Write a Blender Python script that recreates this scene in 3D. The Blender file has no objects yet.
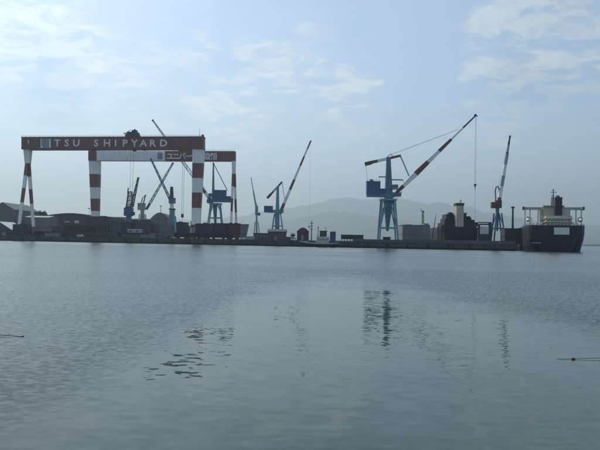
import bpy, bmesh, math, random
from mathutils import Vector, Matrix, noise
random.seed(7)
R = math.radians
scene = bpy.context.scene
col = scene.collection

# ------------------------------------------------------------------ camera
F = 643.0                      # focal length in photo pixels (600 x 450)
CAMZ = 4.2
PITCH, ROLL = 1.37, 0.98
cam = bpy.data.cameras.new('camera')
cam.sensor_width = 36.0
cam.lens = 36.0 * F / 600.0
cam.clip_start = 0.1
cam.clip_end = 60000.0
camo = bpy.data.objects.new('camera', cam)
CROT = Matrix.Rotation(R(90 + PITCH), 4, 'X') @ Matrix.Rotation(R(ROLL), 4, 'Z')
camo.matrix_world = Matrix.Translation((0, 0, CAMZ)) @ CROT
col.objects.link(camo)
scene.camera = camo

# ------------------------------------------------------------------ light
SUN_AZ, SUN_EL = -42.0, 46.0   # degrees; azimuth from +Y towards +X
SUN_STRENGTH, SKY_STRENGTH, EXPOSURE = 3.0, 0.135, 0.19
sun = bpy.data.lights.new('sun', 'SUN')
sun.energy = SUN_STRENGTH
sun.angle = R(0.6)
sun.color = (1.0, 0.95, 0.87)
suno = bpy.data.objects.new('sun', sun)
sd = Vector((math.sin(R(SUN_AZ)) * math.cos(R(SUN_EL)), math.cos(R(SUN_AZ)) * math.cos(R(SUN_EL)), math.sin(R(SUN_EL))))
suno.rotation_euler = sd.to_track_quat('Z', 'Y').to_euler()
col.objects.link(suno)

def ray(px, py):
    return (CROT.to_3x3() @ Vector(((px - 300) / F, -(py - 225) / F, -1.0)))
def P(px, py, D):
    d = ray(px, py)
    return Vector((0, 0, CAMZ)) + d * (D / d.y)
def dirpx(px, py):
    return ray(px, py).normalized()

world = bpy.data.worlds.new('World')
scene.world = world
world.use_nodes = True
wn, wl = world.node_tree.nodes, world.node_tree.links
wn.clear()
def N(t, **kw):
    n = wn.new(t)
    for k, v in kw.items():
        setattr(n, k, v)
    return n
def math_(op, a, b=None, c=None, clamp=False):
    n = N('ShaderNodeMath', operation=op, use_clamp=clamp)
    for i, v in enumerate((a, b, c)):
        if v is None: continue
        if isinstance(v, (int, float)): n.inputs[i].default_value = v
        else: wl.new(v, n.inputs[i])
    return n.outputs[0]
sky = N('ShaderNodeTexSky', sky_type='NISHITA', sun_disc=False)
sky.sun_elevation = R(SUN_EL)
sky.sun_rotation = R(SUN_AZ)
sky.air_density = 1.0
sky.dust_density = 1.0
sky.ozone_density = 3.2
tc = N('ShaderNodeTexCoord')
sep = N('ShaderNodeSeparateXYZ')
wl.new(tc.outputs['Generated'], sep.inputs[0])
zz = math_('ADD', math_('MAXIMUM', sep.outputs[2], 0.0), 0.14)
comb = N('ShaderNodeCombineXYZ')
wl.new(math_('DIVIDE', sep.outputs[0], zz), comb.inputs[0])
wl.new(math_('DIVIDE', sep.outputs[1], zz), comb.inputs[1])
comb.inputs[2].default_value = 3.7
def wnoise(scale, detail=6, rough=0.58, dist=0.4, off=(0, 0, 0)):
    m = N('ShaderNodeMapping'); m.inputs['Location'].default_value = off
    wl.new(comb.outputs[0], m.inputs[0])
    n = N('ShaderNodeTexNoise')
    n.inputs['Scale'].default_value = scale; n.inputs['Detail'].default_value = detail
    n.inputs['Roughness'].default_value = rough; n.inputs['Distortion'].default_value = dist
    wl.new(m.outputs[0], n.inputs['Vector'])
    return n.outputs['Fac']
def wmap(v, a, b, c=0.0, d=1.0):
    n = N('ShaderNodeMapRange', interpolation_type='SMOOTHSTEP')
    wl.new(v, n.inputs[0])
    for i, x in enumerate((a, b, c, d)): n.inputs[i + 1].default_value = x
    return n.outputs[0]
thin = wmap(wnoise(0.9, 5, 0.5, 0.3), 0.40, 0.75)                    # thin veil everywhere
fine = wnoise(7.5, 8, 0.60, 0.5, (4.1, 1.3, 0))
puff = wmap(fine, 0.42, 0.66)
wtn = N('ShaderNodeTexNoise'); wtn.inputs['Scale'].default_value = 5.0; wtn.inputs['Detail'].default_value = 4
wl.new(comb.outputs[0], wtn.inputs['Vector'])
wsub = N('ShaderNodeVectorMath', operation='SUBTRACT'); wl.new(wtn.outputs['Color'], wsub.inputs[0]); wsub.inputs[1].default_value = (.5, .5, .5)
wscl = N('ShaderNodeVectorMath', operation='SCALE'); wl.new(wsub.outputs[0], wscl.inputs[0]); wscl.inputs['Scale'].default_value = 0.16
wadd = N('ShaderNodeVectorMath', operation='ADD'); wl.new(tc.outputs['Generated'], wadd.inputs[0]); wl.new(wscl.outputs[0], wadd.inputs[1])
wdir = N('ShaderNodeVectorMath', operation='NORMALIZE'); wl.new(wadd.outputs[0], wdir.inputs[0])
def blob(px, py, rad):                                               # a cloud in one direction of the sky
    d = dirpx(px, py)
    dp = N('ShaderNodeVectorMath', operation='DOT_PRODUCT')
    wl.new(wdir.outputs[0], dp.inputs[0]); dp.inputs[1].default_value = d
    return wmap(dp.outputs['Value'], math.cos(R(rad)), 1.0)
def total(items):
    acc = None
    for v in items:
        acc = v if acc is None else math_('ADD', acc, v)
    return acc
wisps = total([math_('MULTIPLY', blob(x, y, r), k) for x, y, r, k in (
    (268, 66, 3.2, 1.0), (290, 62, 3.0, .8), (352, 78, 3.0, 1.0), (365, 84, 2.0, .8), (330, 70, 2.6, .4),
    (205, 40, 2.4, .55), (180, 52, 3, .5), (212, 104, 3.4, .75), (232, 112, 2.5, .6), (255, 122, 4, .5),
    (492, 48, 3.0, .9), (520, 30, 5.5, .9), (575, 5, 9, 1.0), (560, 14, 6, .8), (545, 55, 6, .5), (345, 118, 4, .4), (495, 130, 3, .5), (470, 155, 4, .3),
    (36, 30, 2.6, .9), (62, 58, 3.2, .9), (75, 70, 2.2, .7), (0, 0, 9, 1.0), (25, 8, 6, .7), (110, 60, 4, .4), (130, 95, 5, .35))])
grey = total([math_('MULTIPLY', blob(x, y, r), k) for x, y, r, k in (
    (28, 68, 5.5, .8), (50, 82, 4, .6), (250, 15, 6, .55), (330, 20, 6, .5), (570, 60, 6.5, .6), (530, 80, 4, .5))])
wfac = math_('MULTIPLY', math_('MINIMUM', wisps, 1.0), wmap(fine, 0.40, 0.60), clamp=True)
allc = math_('ADD', math_('MULTIPLY', wfac, 0.70), math_('MULTIPLY', math_('MULTIPLY', thin, puff), 0.16), clamp=True)
base_veil = math_('ADD', allc, 0.10, clamp=True)
bw = N('ShaderNodeRGBToBW'); wl.new(sky.outputs[0], bw.inputs[0])
cl = N('ShaderNodeMixRGB', blend_type='MULTIPLY'); cl.inputs[0].default_value = 1.0
lum = N('ShaderNodeCombineXYZ')
lv = math_('MULTIPLY_ADD', bw.outputs[0], 1.08, 1.7)
for i in range(3): wl.new(lv, lum.inputs[i])
wl.new(lum.outputs[0], cl.inputs[1]); cl.inputs[2].default_value = (0.98, 1.03, 1.04, 1)
mx = N('ShaderNodeMixRGB'); wl.new(base_veil, mx.inputs[0])
wl.new(sky.outputs[0], mx.inputs[1]); wl.new(cl.outputs[0], mx.inputs[2])
gm = N('ShaderNodeMixRGB'); wl.new(math_('MULTIPLY', math_('MULTIPLY', grey, wmap(wnoise(2.0, 5, .55, .5, (9, 2, 0)), .3, .55)), 0.6, clamp=True), gm.inputs[0])
gcol = N('ShaderNodeMixRGB', blend_type='MULTIPLY'); gcol.inputs[0].default_value = 1.0
wl.new(mx.outputs[0], gcol.inputs[1]); gcol.inputs[2].default_value = (0.68, 0.78, 0.86, 1)
wl.new(mx.outputs[0], gm.inputs[1]); wl.new(gcol.outputs[0], gm.inputs[2])
bg = N('ShaderNodeBackground'); bg.inputs[1].default_value = SKY_STRENGTH
wl.new(gm.outputs[0], bg.inputs[0])
wo = N('ShaderNodeOutputWorld'); wl.new(bg.outputs[0], wo.inputs[0])

vs = scene.view_settings
vs.view_transform = 'Standard'
vs.look = 'None'
vs.exposure = EXPOSURE
vs.gamma = 1.0
vs.use_curve_mapping = False
scene.render.engine = 'CYCLES'
cy = scene.cycles
cy.use_denoising = True
cy.max_bounces = 6
cy.volume_bounces = 0
cy.caustics_reflective = False
cy.caustics_refractive = False

# ------------------------------------------------------------------ materials
MATS = {}
def mat(name, c, rough=0.6, metal=0.0, vary=0.25, scale=0.35, streak=True, rust=0.0, bump=0.0):
    if name in MATS: return MATS[name]
    m = bpy.data.materials.new(name); m.use_nodes = True
    n, l = m.node_tree.nodes, m.node_tree.links
    b = n['Principled BSDF']
    b.inputs['Roughness'].default_value = rough; b.inputs['Metallic'].default_value = metal
    t = n.new('ShaderNodeTexCoord'); mp = n.new('ShaderNodeMapping')
    mp.inputs['Scale'].default_value = (1, 1, 0.18 if streak else 1)
    l.new(t.outputs['Object'], mp.inputs[0])
    nz = n.new('ShaderNodeTexNoise'); nz.inputs['Scale'].default_value = scale
    nz.inputs['Detail'].default_value = 8; nz.inputs['Roughness'].default_value = 0.65
    l.new(mp.outputs[0], nz.inputs['Vector'])
    mr = n.new('ShaderNodeMapRange'); mr.inputs[1].default_value = 0.3; mr.inputs[2].default_value = 0.7
    mr.inputs[3].default_value = 1 - vary; mr.inputs[4].default_value = 1 + vary * 0.5
    l.new(nz.outputs['Fac'], mr.inputs[0])
    mu = n.new('ShaderNodeVectorMath'); mu.operation = 'SCALE'
    mu.inputs[0].default_value = c; l.new(mr.outputs[0], mu.inputs['Scale'])
    outc = mu.outputs[0]
    if rust > 0:
        n2 = n.new('ShaderNodeTexNoise'); n2.inputs['Scale'].default_value = scale * 2.3; n2.inputs['Detail'].default_value = 9
        l.new(mp.outputs[0], n2.inputs['Vector'])
        m2 = n.new('ShaderNodeMapRange'); m2.inputs[1].default_value = 0.54; m2.inputs[2].default_value = 0.68
        m2.inputs[4].default_value = rust
        l.new(n2.outputs['Fac'], m2.inputs[0])
        mm = n.new('ShaderNodeMixRGB'); mm.inputs[2].default_value = (0.12, 0.055, 0.03, 1)
        l.new(m2.outputs[0], mm.inputs[0]); l.new(outc, mm.inputs[1]); outc = mm.outputs[0]
    l.new(outc, b.inputs['Base Color'])
    if bump > 0:
        bp = n.new('ShaderNodeBump'); bp.inputs['Strength'].default_value = 0.5; bp.inputs['Distance'].default_value = bump
        l.new(nz.outputs['Fac'], bp.inputs['Height']); l.new(bp.outputs[0], b.inputs['Normal'])
    MATS[name] = m
    return m

mat('crane_white', (0.84, 0.85, 0.82), 0.5, vary=0.14, rust=0.22)
mat('crane_red', (0.185, 0.064, 0.058), 0.55, vary=0.38, rust=0.25)
mat('crane_blue', (0.055, 0.18, 0.29), 0.5, vary=0.3, rust=0.3)
mat('crane_teal', (0.125, 0.32, 0.39), 0.5, vary=0.3, rust=0.3)
mat('crane_grey', (0.30, 0.36, 0.38), 0.5, vary=0.25, rust=0.25)
mat('house_blue', (0.020, 0.085, 0.24), 0.45, vary=0.3, rust=0.2)
mat('dark_steel', (0.045, 0.05, 0.058), 0.55, vary=0.35, rust=0.4)
mat('rope_steel', (0.10, 0.105, 0.11), 0.5, vary=0.1)
mat('glass', (0.02, 0.03, 0.035), 0.08, vary=0.05)
mat('lettering_white', (0.72, 0.74, 0.74), 0.5, vary=0.12)
mat('emblem_blue', (0.17, 0.28, 0.35), 0.5, vary=0.15)
mat('hull_navy', (0.009, 0.010, 0.022), 0.5, vary=0.3, rust=0.06)
mat('rimlight_funnel_blue', (0.02, 0.045, 0.16), 0.4, vary=0.25)  # blue rim light on the moored ship's hull; also workboat funnel paint
mat('hull_red', (0.16, 0.035, 0.03), 0.6, vary=0.3, rust=0.3)
mat('ship_cream', (0.50, 0.48, 0.38), 0.5, vary=0.2, rust=0.3)
mat('ship_white', (0.70, 0.71, 0.68), 0.45, vary=0.15, rust=0.15)
mat('primer_red', (0.14, 0.05, 0.045), 0.7, vary=0.35, rust=0.4)
mat('shed_brown', (0.095, 0.046, 0.045), 0.7, vary=0.35, rust=0.3)
mat('primer_grey', (0.20, 0.21, 0.225), 0.65, vary=0.3, rust=0.4)
mat('primer_green', (0.07, 0.11, 0.10), 0.65, vary=0.3, rust=0.3)
mat('block_navy', (0.03, 0.04, 0.075), 0.6, vary=0.3, rust=0.3)
mat('block_dark', (0.022, 0.024, 0.036), 0.65, vary=0.35, rust=0.08)
mat('block_violet', (0.075, 0.06, 0.085), 0.65, vary=0.3, rust=0.3)
mat('wall_dark', (0.055, 0.06, 0.07), 0.7, vary=0.3, rust=0.3)
mat('wall_grey', (0.16, 0.175, 0.18), 0.7, vary=0.25, rust=0.2)
mat('wall_greygreen', (0.10, 0.125, 0.12), 0.7, vary=0.25)
mat('wall_pale', (0.36, 0.38, 0.37), 0.7, vary=0.2, rust=0.15)
mat('roof_dark', (0.035, 0.040, 0.045), 0.65, vary=0.3)
mat('roof_grey', (0.15, 0.17, 0.175), 0.6, vary=0.25)
mat('roof_pale', (0.62, 0.64, 0.64), 0.5, vary=0.2)
mat('roof_pink', (0.28, 0.19, 0.18), 0.65, vary=0.25)
mat('door_grey', (0.22, 0.24, 0.25), 0.6, vary=0.2)
mat('yellow_paint', (0.55, 0.42, 0.10), 0.5, vary=0.2, rust=0.2)
mat('orange_paint', (0.45, 0.10, 0.03), 0.5, vary=0.2)
mat('rubber', (0.02, 0.02, 0.02), 0.85, vary=0.2)
mat('concrete', (0.12, 0.118, 0.112), 0.85, vary=0.4, scale=0.25, bump=0.03)
mat('quay_concrete', (0.085, 0.085, 0.085), 0.9, vary=0.45, scale=0.2, bump=0.04)
mat('yard_ground', (0.12, 0.12, 0.115), 0.9, vary=0.35, scale=0.05, streak=False, bump=0.03)
mat('weed', (0.022, 0.026, 0.018), 0.9, vary=0.5, scale=0.4, bump=0.05)
mat('bamboo', (0.13, 0.13, 0.07), 0.6, vary=0.3, scale=6, streak=False)
mat('rope_dark', (0.05, 0.045, 0.04), 0.8, vary=0.3, scale=6, streak=False)
mat('float_red', (0.10, 0.03, 0.035), 0.5, vary=0.2, scale=6, streak=False)
mat('leaf_dark', (0.035, 0.065, 0.035), 0.8, vary=0.5, scale=0.12, streak=False)
mat('bark', (0.06, 0.045, 0.03), 0.9)
mat('hill_forest', (0.035, 0.060, 0.045), 0.95, vary=0.4, scale=0.002, streak=False)
mat('hill_near', (0.04, 0.055, 0.04), 0.95, vary=0.4, scale=0.01, streak=False)

# ------------------------------------------------------------------ mesh helpers
class MB:
    def __init__(s): s.v, s.f, s.m, s.names = [], [], [], []
    def mi(s, name):
        if name not in s.names: s.names.append(name)
        return s.names.index(name)
    def add(s, vs, fs, m):
        o = len(s.v); k = s.mi(m)
        s.v += [Vector(v) for v in vs]
        for f in fs:
            s.f.append([i + o for i in f]); s.m.append(k)
        return s
    def box(s, x0, x1, y0, y1, z0, z1, m):
        v = [(x, y, z) for z in (z0, z1) for y in (y0, y1) for x in (x0, x1)]
        return s.add(v, [(0, 2, 3, 1), (4, 5, 7, 6), (0, 1, 5, 4), (2, 6, 7, 3), (0, 4, 6, 2), (1, 3, 7, 5)], m)
    def frustum(s, c0, w0, d0, c1, w1, d1, m):                     # upright tapered box, centres c0 -> c1
        v = []
        for c, w, d in ((c0, w0, d0), (c1, w1, d1)):
            for y in (-d / 2, d / 2):
                for x in (-w / 2, w / 2):
                    v.append((c[0] + x, c[1] + y, c[2]))
        return s.add(v, [(0, 2, 3, 1), (4, 5, 7, 6), (0, 1, 5, 4), (2, 6, 7, 3), (0, 4, 6, 2), (1, 3, 7, 5)], m)
    def frame(s, p0, p1, up=(0, 1, 0)):
        a = (Vector(p1) - Vector(p0)).normalized()
        u = Vector(up); u = u - a * u.dot(a)
        if u.length < 1e-4: u = Vector((1, 0, 0)) - a * a.x
        u.normalize()
        return a, u, a.cross(u)
    def beam(s, p0, p1, w0, m, w1=None, d0=None, d1=None):          # w in the picture plane, d along depth
        w1 = w0 if w1 is None else w1; d0 = w0 if d0 is None else d0; d1 = d0 if d1 is None else d1
        a, u, r = s.frame(p0, p1)
        v = []
        for p, w, d in ((Vector(p0), w0, d0), (Vector(p1), w1, d1)):
            for i, j in ((-1, -1), (1, -1), (1, 1), (-1, 1)):
                v.append(p + r * (i * w / 2) + u * (j * d / 2))
        return s.add(v, [(3, 2, 1, 0), (4, 5, 6, 7), (0, 1, 5, 4), (1, 2, 6, 5), (2, 3, 7, 6), (3, 0, 4, 7)], m)
    def striped(s, p0, p1, w0, w1, d0, d1, stops, mats):            # beam cut into painted lengths; stops 0..1
        p0, p1 = Vector(p0), Vector(p1)
        for i in range(len(stops) - 1):
            a, b = stops[i], stops[i + 1]
            L = lambda x, y, t: x + (y - x) * t
            s.beam(p0.lerp(p1, a), p0.lerp(p1, b), L(w0, w1, a), mats[i % len(mats)], L(w0, w1, b), L(d0, d1, a), L(d0, d1, b))
        return s
    def tube(s, p0, p1, r0, m, r1=None, n=8):
        r1 = r0 if r1 is None else r1
        a, u, r = s.frame(p0, p1)
        v = []
        for p, rr in ((Vector(p0), r0), (Vector(p1), r1)):
            for i in range(n):
                t = 2 * math.pi * i / n
                v.append(p + r * (math.cos(t) * rr) + u * (math.sin(t) * rr))
        fs = [(i, (i + 1) % n, (i + 1) % n + n, i + n) for i in range(n)]
        fs += [tuple(range(n - 1, -1, -1)), tuple(range(n, 2 * n))]
        return s.add(v, fs, m)
    def prism(s, pts, y0, y1, m):                                   # polygon in XZ, extruded in Y
        n = len(pts)
        v = [(x, y0, z) for x, z in pts] + [(x, y1, z) for x, z in pts]
        fs = [(i, (i + 1) % n, (i + 1) % n + n, i + n) for i in range(n)]
        fs += [tuple(range(n - 1, -1, -1)), tuple(range(n, 2 * n))]
        return s.add(v, fs, m)
    def lattice(s, p0, p1, w0, w1, d0, d1, n, t, m, mats=None):     # four chords with bracing
        a, u, r = s.frame(p0, p1)
        p0, p1 = Vector(p0), Vector(p1)
        rings = []
        for i in range(n + 1):
            k = i / n; p = p0.lerp(p1, k); w = w0 + (w1 - w0) * k; d = d0 + (d1 - d0) * k
            rings.append([p + r * (x * w / 2) + u * (y * d / 2) for x, y in ((-1, -1), (1, -1), (1, 1), (-1, 1))])
        for i in range(n):
            mm = mats[int(i / n * len(mats))] if mats else m
            for j in range(4):
                s.beam(rings[i][j], rings[i + 1][j], t, mm)
                k = (j + 1) % 4
                if i % 2: s.beam(rings[i][j], rings[i + 1][k], t * .7, mm)
                else: s.beam(rings[i][k], rings[i + 1][j], t * .7, mm)
                s.beam(rings[i + 1][j], rings[i + 1][k], t * .7, mm)
        return s
    def rail(s, pts, h, m, t=0.09, gap=2.5):
        for a, b in zip(pts, pts[1:]):
            a, b = Vector(a), Vector(b)
            for z in (h, h * .5): s.beam(a + Vector((0, 0, z)), b + Vector((0, 0, z)), t, m)
            n = max(1, int((b - a).length / gap))
            for i in range(n + 1):
                p = a.lerp(b, i / n); s.beam(p, p + Vector((0, 0, h)), t, m)
        return s
    def build(s, name, parent=None, smooth=False):
        off = Vector((0, 0, 0)); q = parent
        while q is not None:
            off += Vector(q.location); q = q.parent
        me = bpy.data.meshes.new(name)
        me.from_pydata([tuple(v - off) for v in s.v], [], s.f)
        for nm in s.names: me.materials.append(MATS[nm])
        for p, k in zip(me.polygons, s.m): p.material_index = k
        bm = bmesh.new(); bm.from_mesh(me)
        bmesh.ops.recalc_face_normals(bm, faces=bm.faces); bm.to_mesh(me); bm.free()
        if smooth:
            for p in me.polygons: p.use_smooth = True
        me.update()
        o = bpy.data.objects.new(name, me); col.objects.link(o)
        if parent is not None: o.parent = parent
        return o

def tag(o, label=None, cat=None, group=None, kind=None):
    if label: o['label'] = label
    if cat: o['category'] = cat
    if group: o['group'] = group
    if kind: o['kind'] = kind
    return o
def thing(name, label, cat, loc, group=None):
    o = bpy.data.objects.new(name, None); col.objects.link(o)
    o.location = loc; o.empty_display_size = 1.0
    return tag(o, label, cat, group)

GZ = 4.0                                                            # quay level
def gp(px, D): return Vector((P(px, 238, D).x, D, GZ))              # point on the yard ground
def X(px, D): return P(px, 235, D).x
def Z(px, py, D): return P(px, py, D).z
S = lambda D: D / F                                                 # metres per photo pixel

# ------------------------------------------------------------------ setting: water, yard, hills
def water():
    me = bpy.data.meshes.new('water')
    xs = [-17000, -4000, -800, -150, 150, 800, 4000, 17000]; ys = [-1200, -100, 0, 60, 200, 700, 3000, 27000]
    v = [(x, y, 0) for y in ys for x in xs]; n = len(xs)
    f = [(j * n + i, j * n + i + 1, (j + 1) * n + i + 1, (j + 1) * n + i) for j in range(len(ys) - 1) for i in range(n - 1)]
    me.from_pydata(v, [], f)
    m = bpy.data.materials.new('water'); m.use_nodes = True
    nn, l = m.node_tree.nodes, m.node_tree.links
    b = nn['Principled BSDF']
    b.inputs['Base Color'].default_value = (0.033, 0.056, 0.044, 1)
    b.inputs['Roughness'].default_value = 0.03
    b.inputs['IOR'].default_value = 1.333
    g = nn.new('ShaderNodeNewGeometry')
    def nz(scale, sx, sy, detail=3, rough=0.5, dist=0.0):
        mp = nn.new('ShaderNodeMapping'); mp.inputs['Scale'].default_value = (sx, sy, 1)
        mp.inputs['Rotation'].default_value = (0, 0, R(6))
        l.new(g.outputs['Position'], mp.inputs[0])
        t = nn.new('ShaderNodeTexNoise'); t.inputs['Scale'].default_value = scale
        t.inputs['Detail'].default_value = detail; t.inputs['Roughness'].default_value = rough; t.inputs['Distortion'].default_value = dist
        l.new(mp.outputs[0], t.inputs['Vector'])
        return t.outputs['Fac']
    def mr(v, a, b_, c, d):
        t = nn.new('ShaderNodeMapRange'); t.interpolation_type = 'SMOOTHSTEP'; l.new(v, t.inputs[0])
        for i, x in enumerate((a, b_, c, d)): t.inputs[i + 1].default_value = x
        return t.outputs[0]
    def mth(op, a, b_, clamp=False):
        t = nn.new('ShaderNodeMath'); t.operation = op; t.use_clamp = clamp
        for i, x in enumerate((a, b_)):
            if isinstance(x, (int, float)): t.inputs[i].default_value = x
            else: l.new(x, t.inputs[i])
        return t.outputs[0]
    sp = nn.new('ShaderNodeSeparateXYZ'); l.new(g.outputs['Position'], sp.inputs[0])
    # sheltered calm along the near shore, wind ruffles further out and in broad cat's paws
    lat = mth('SUBTRACT', sp.outputs[0], 4.0)
    edge = mth('ADD', sp.outputs[1], mth('MULTIPLY', mth('MULTIPLY', lat, lat), 0.30))
    edge = mth('ADD', edge, mth('MULTIPLY', mth('MAXIMUM', mth('SUBTRACT', -4.4, sp.outputs[0]), 0.0), 8.0))
    edge = mth('ADD', edge, mth('MULTIPLY', mth('SUBTRACT', nz(0.16, 0.5, 1.0, 4), 0.5), 40.0))
    ruff = mr(edge, 34.0, 88.0, 0.0, 1.0)
    paws = mr(nz(0.02, 0.4, 1.0, 4), 0.35, 0.65, 0.72, 1.0)
    ruff = mth('MULTIPLY', ruff, paws)
    # wave slopes as vectors: the same at every distance
    def slope(scale, sx, sy, ax, ay, gain=None, detail=2, rough=0.5, seed=0.0, mid=.5):
        mp = nn.new('ShaderNodeMapping'); mp.inputs['Scale'].default_value = (sx, sy, 1)
        mp.inputs['Rotation'].default_value = (0, 0, R(5)); mp.inputs['Location'].default_value = (seed, seed * 1.7, seed * .3)
        l.new(g.outputs['Position'], mp.inputs[0])
        t = nn.new('ShaderNodeTexNoise'); t.inputs['Scale'].default_value = scale
        t.inputs['Detail'].default_value = detail; t.inputs['Roughness'].default_value = rough; t.inputs['Distortion'].default_value = .3
        l.new(mp.outputs[0], t.inputs['Vector'])
        a = nn.new('ShaderNodeVectorMath'); a.operation = 'SUBTRACT'; a.inputs[1].default_value = (.5, mid, .5); l.new(t.outputs['Color'], a.inputs[0])
        b2 = nn.new('ShaderNodeVectorMath'); b2.operation = 'MULTIPLY'; b2.inputs[1].default_value = (ax, ay, 0); l.new(a.outputs[0], b2.inputs[0])
        if gain is None: return b2.outputs[0]
        c2 = nn.new('ShaderNodeVectorMath'); c2.operation = 'SCALE'; l.new(b2.outputs[0], c2.inputs[0]); l.new(gain, c2.inputs['Scale'])
        return c2.outputs[0]
    def vadd(a, b2):
        t = nn.new('ShaderNodeVectorMath'); t.operation = 'ADD'; l.new(a, t.inputs[0])
        if isinstance(b2, tuple): t.inputs[1].default_value = b2
        else: l.new(b2, t.inputs[1])
        return t.outputs[0]
    tot = slope(0.45, 0.3, 1.0, 0.03, 0.045, seed=2)                  # slow swell
    tot = vadd(tot, slope(2.7, 0.6, 1.0, 0.09, 0.13, detail=3, seed=11))       # ripples
    tot = vadd(tot, slope(4.6, 0.7, 1.0, 0.6, 0.85, ruff, 4, .6, seed=23, mid=.68))   # wind chop further out; the faces turned to the shore are the ones that show
    tot = vadd(tot, (0, 0, 1))
    nv = nn.new('ShaderNodeVectorMath'); nv.operation = 'NORMALIZE'; l.new(tot, nv.inputs[0])
    l.new(nv.outputs[0], b.inputs['Normal'])
    me.materials.append(m)
    o = bpy.data.objects.new('water', me); col.objects.link(o)
    return tag(o, kind='structure')
water()

# quay front line runs from far left to a corner beside the moored ship
QL0, QL1 = Vector((-700, 647, 0)), Vector((134.2, 397, 0))
def quay_y(x): return QL0.y + (QL1.y - QL0.y) * (x - QL0.x) / (QL1.x - QL0.x)
EA = 17.0                                                            # direction of the docks
ed = Vector((math.sin(R(EA)), math.cos(R(EA)), 0))
def yard():
    pts = [QL0, QL1, QL1 + ed * 900, Vector((-1600, 1500, 0)), Vector((-1600, 917, 0))]
    mb = MB(); n = len(pts)
    mb.add([(p.x, p.y, GZ) for p in pts], [tuple(range(n))], 'yard_ground')
    for i in range(n):
        a, b = pts[i], pts[(i + 1) % n]
        mb.add([(a.x, a.y, -4), (b.x, b.y, -4), (b.x, b.y, GZ), (a.x, a.y, GZ)], [(0, 1, 2, 3)], 'quay_concrete')
    o = tag(mb.build('quay'), kind='structure')
    # coping along the edge and rubber fenders on the face
    t = (QL1 - QL0).normalized(); nrm = Vector((t.y, -t.x, 0))
    cp = MB()
    a, b = Vector((-420, quay_y(-420), 0)), QL1
    up = Vector((0, 0, GZ + .18))
    cp.add([a - nrm * .6 + up, b - nrm * .6 + up, b + nrm * .25 + up, a + nrm * .25 + up,
            a - nrm * .6 + up - Vector((0, 0, .8)), b - nrm * .6 + up - Vector((0, 0, .8)), b + nrm * .25 + up - Vector((0, 0, .8)), a + nrm * .25 + up - Vector((0, 0, .8))],
           [(0, 1, 2, 3), (4, 7, 6, 5), (0, 4, 5, 1), (1, 5, 6, 2), (2, 6, 7, 3), (3, 7, 4, 0)], 'quay_concrete')
    cp.build('coping', o)
    wd = MB(); d0 = nrm * .06; n_ = 90
    for i in range(n_):
        p0, p1 = a.lerp(b, i / n_), a.lerp(b, (i + 1) / n_)
        h0 = 1.05 + .3 * noise.noise(Vector((i * .7, 0, 5))); h1 = 1.05 + .3 * noise.noise(Vector(((i + 1) * .7, 0, 5)))
        wd.add([p0 + d0 - Vector((0, 0, 1)), p1 + d0 - Vector((0, 0, 1)), p1 + d0 + Vector((0, 0, h1)), p0 + d0 + Vector((0, 0, h0)), p1 + Vector((0, 0, h1 + .1)), p0 + Vector((0, 0, h0 + .1))],
               [(0, 1, 2, 3), (3, 2, 4, 5)], 'weed')
    wd.build('weed_band', o)
    for i in range(9):
        x = -260 + i * 43.0; p = Vector((x, quay_y(x), 0)) + nrm * .12
        ld = MB()
        for k in (-.25, .25): ld.beam(p + t * k, p + t * k + Vector((0, 0, GZ + .9)), .08, 'rope_steel')
        for k in range(11): ld.beam(p - t * .25 + Vector((0, 0, .3 + k * .36)), p + t * .25 + Vector((0, 0, .3 + k * .36)), .06, 'rope_steel')
        ld.build('ladder', o)
    first = None
    for i in range(34):
        x = -290 + i * 12.4
        p = Vector((x, quay_y(x), 0)) + nrm * .35
        if first is None:
            mb = MB(); mb.tube((0, 0, .4), (0, 0, 3.2), .38, 'rubber', n=8)
            first = mb.build('fender', o); first.location = p
        else:
            c = first.copy(); col.objects.link(c); c.parent = o; c.location = p
yard()

def seawall():
    # tall concrete parapet standing on the right half of the quay
    a, b = Vector((X(352, 433), 0, 0)), Vector((133.6, 0, 0))
    root = thing('seawall', 'long stained concrete sea wall along the right half of the quay', 'sea wall', (a.x, quay_y(a.x) + .9, GZ))
    n = 22
    t = (QL1 - QL0).normalized(); nrm = Vector((-t.y, t.x, 0))
    for i in range(n):
        x0 = a.x + (b.x - a.x) * i / n + .04; x1 = a.x + (b.x - a.x) * (i + 1) / n - .04
        h = GZ + 1.75 + random.uniform(-.06, .06) + (0.25 if i > 6 else 0)
        th = 0.8; off = random.uniform(-.03, .03)
        p0 = Vector((x0, quay_y(x0) + .9 + off, 0)); p1 = Vector((x1, quay_y(x1) + .9 + off, 0))
        v = []
        for z, w in ((GZ, th), (h, th * .55)):
            v += [p0 + Vector((0, 0, z)), p1 + Vector((0, 0, z)), p1 + nrm * w + Vector((0, 0, z)), p0 + nrm * w + Vector((0, 0, z))]
        MB().add(v, [(3, 2, 1, 0), (4, 5, 6, 7), (0, 1, 5, 4), (1, 2, 6, 5), (2, 3, 7, 6), (3, 0, 4, 7)], 'concrete').build('wall_panel', root)
seawall()

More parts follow.
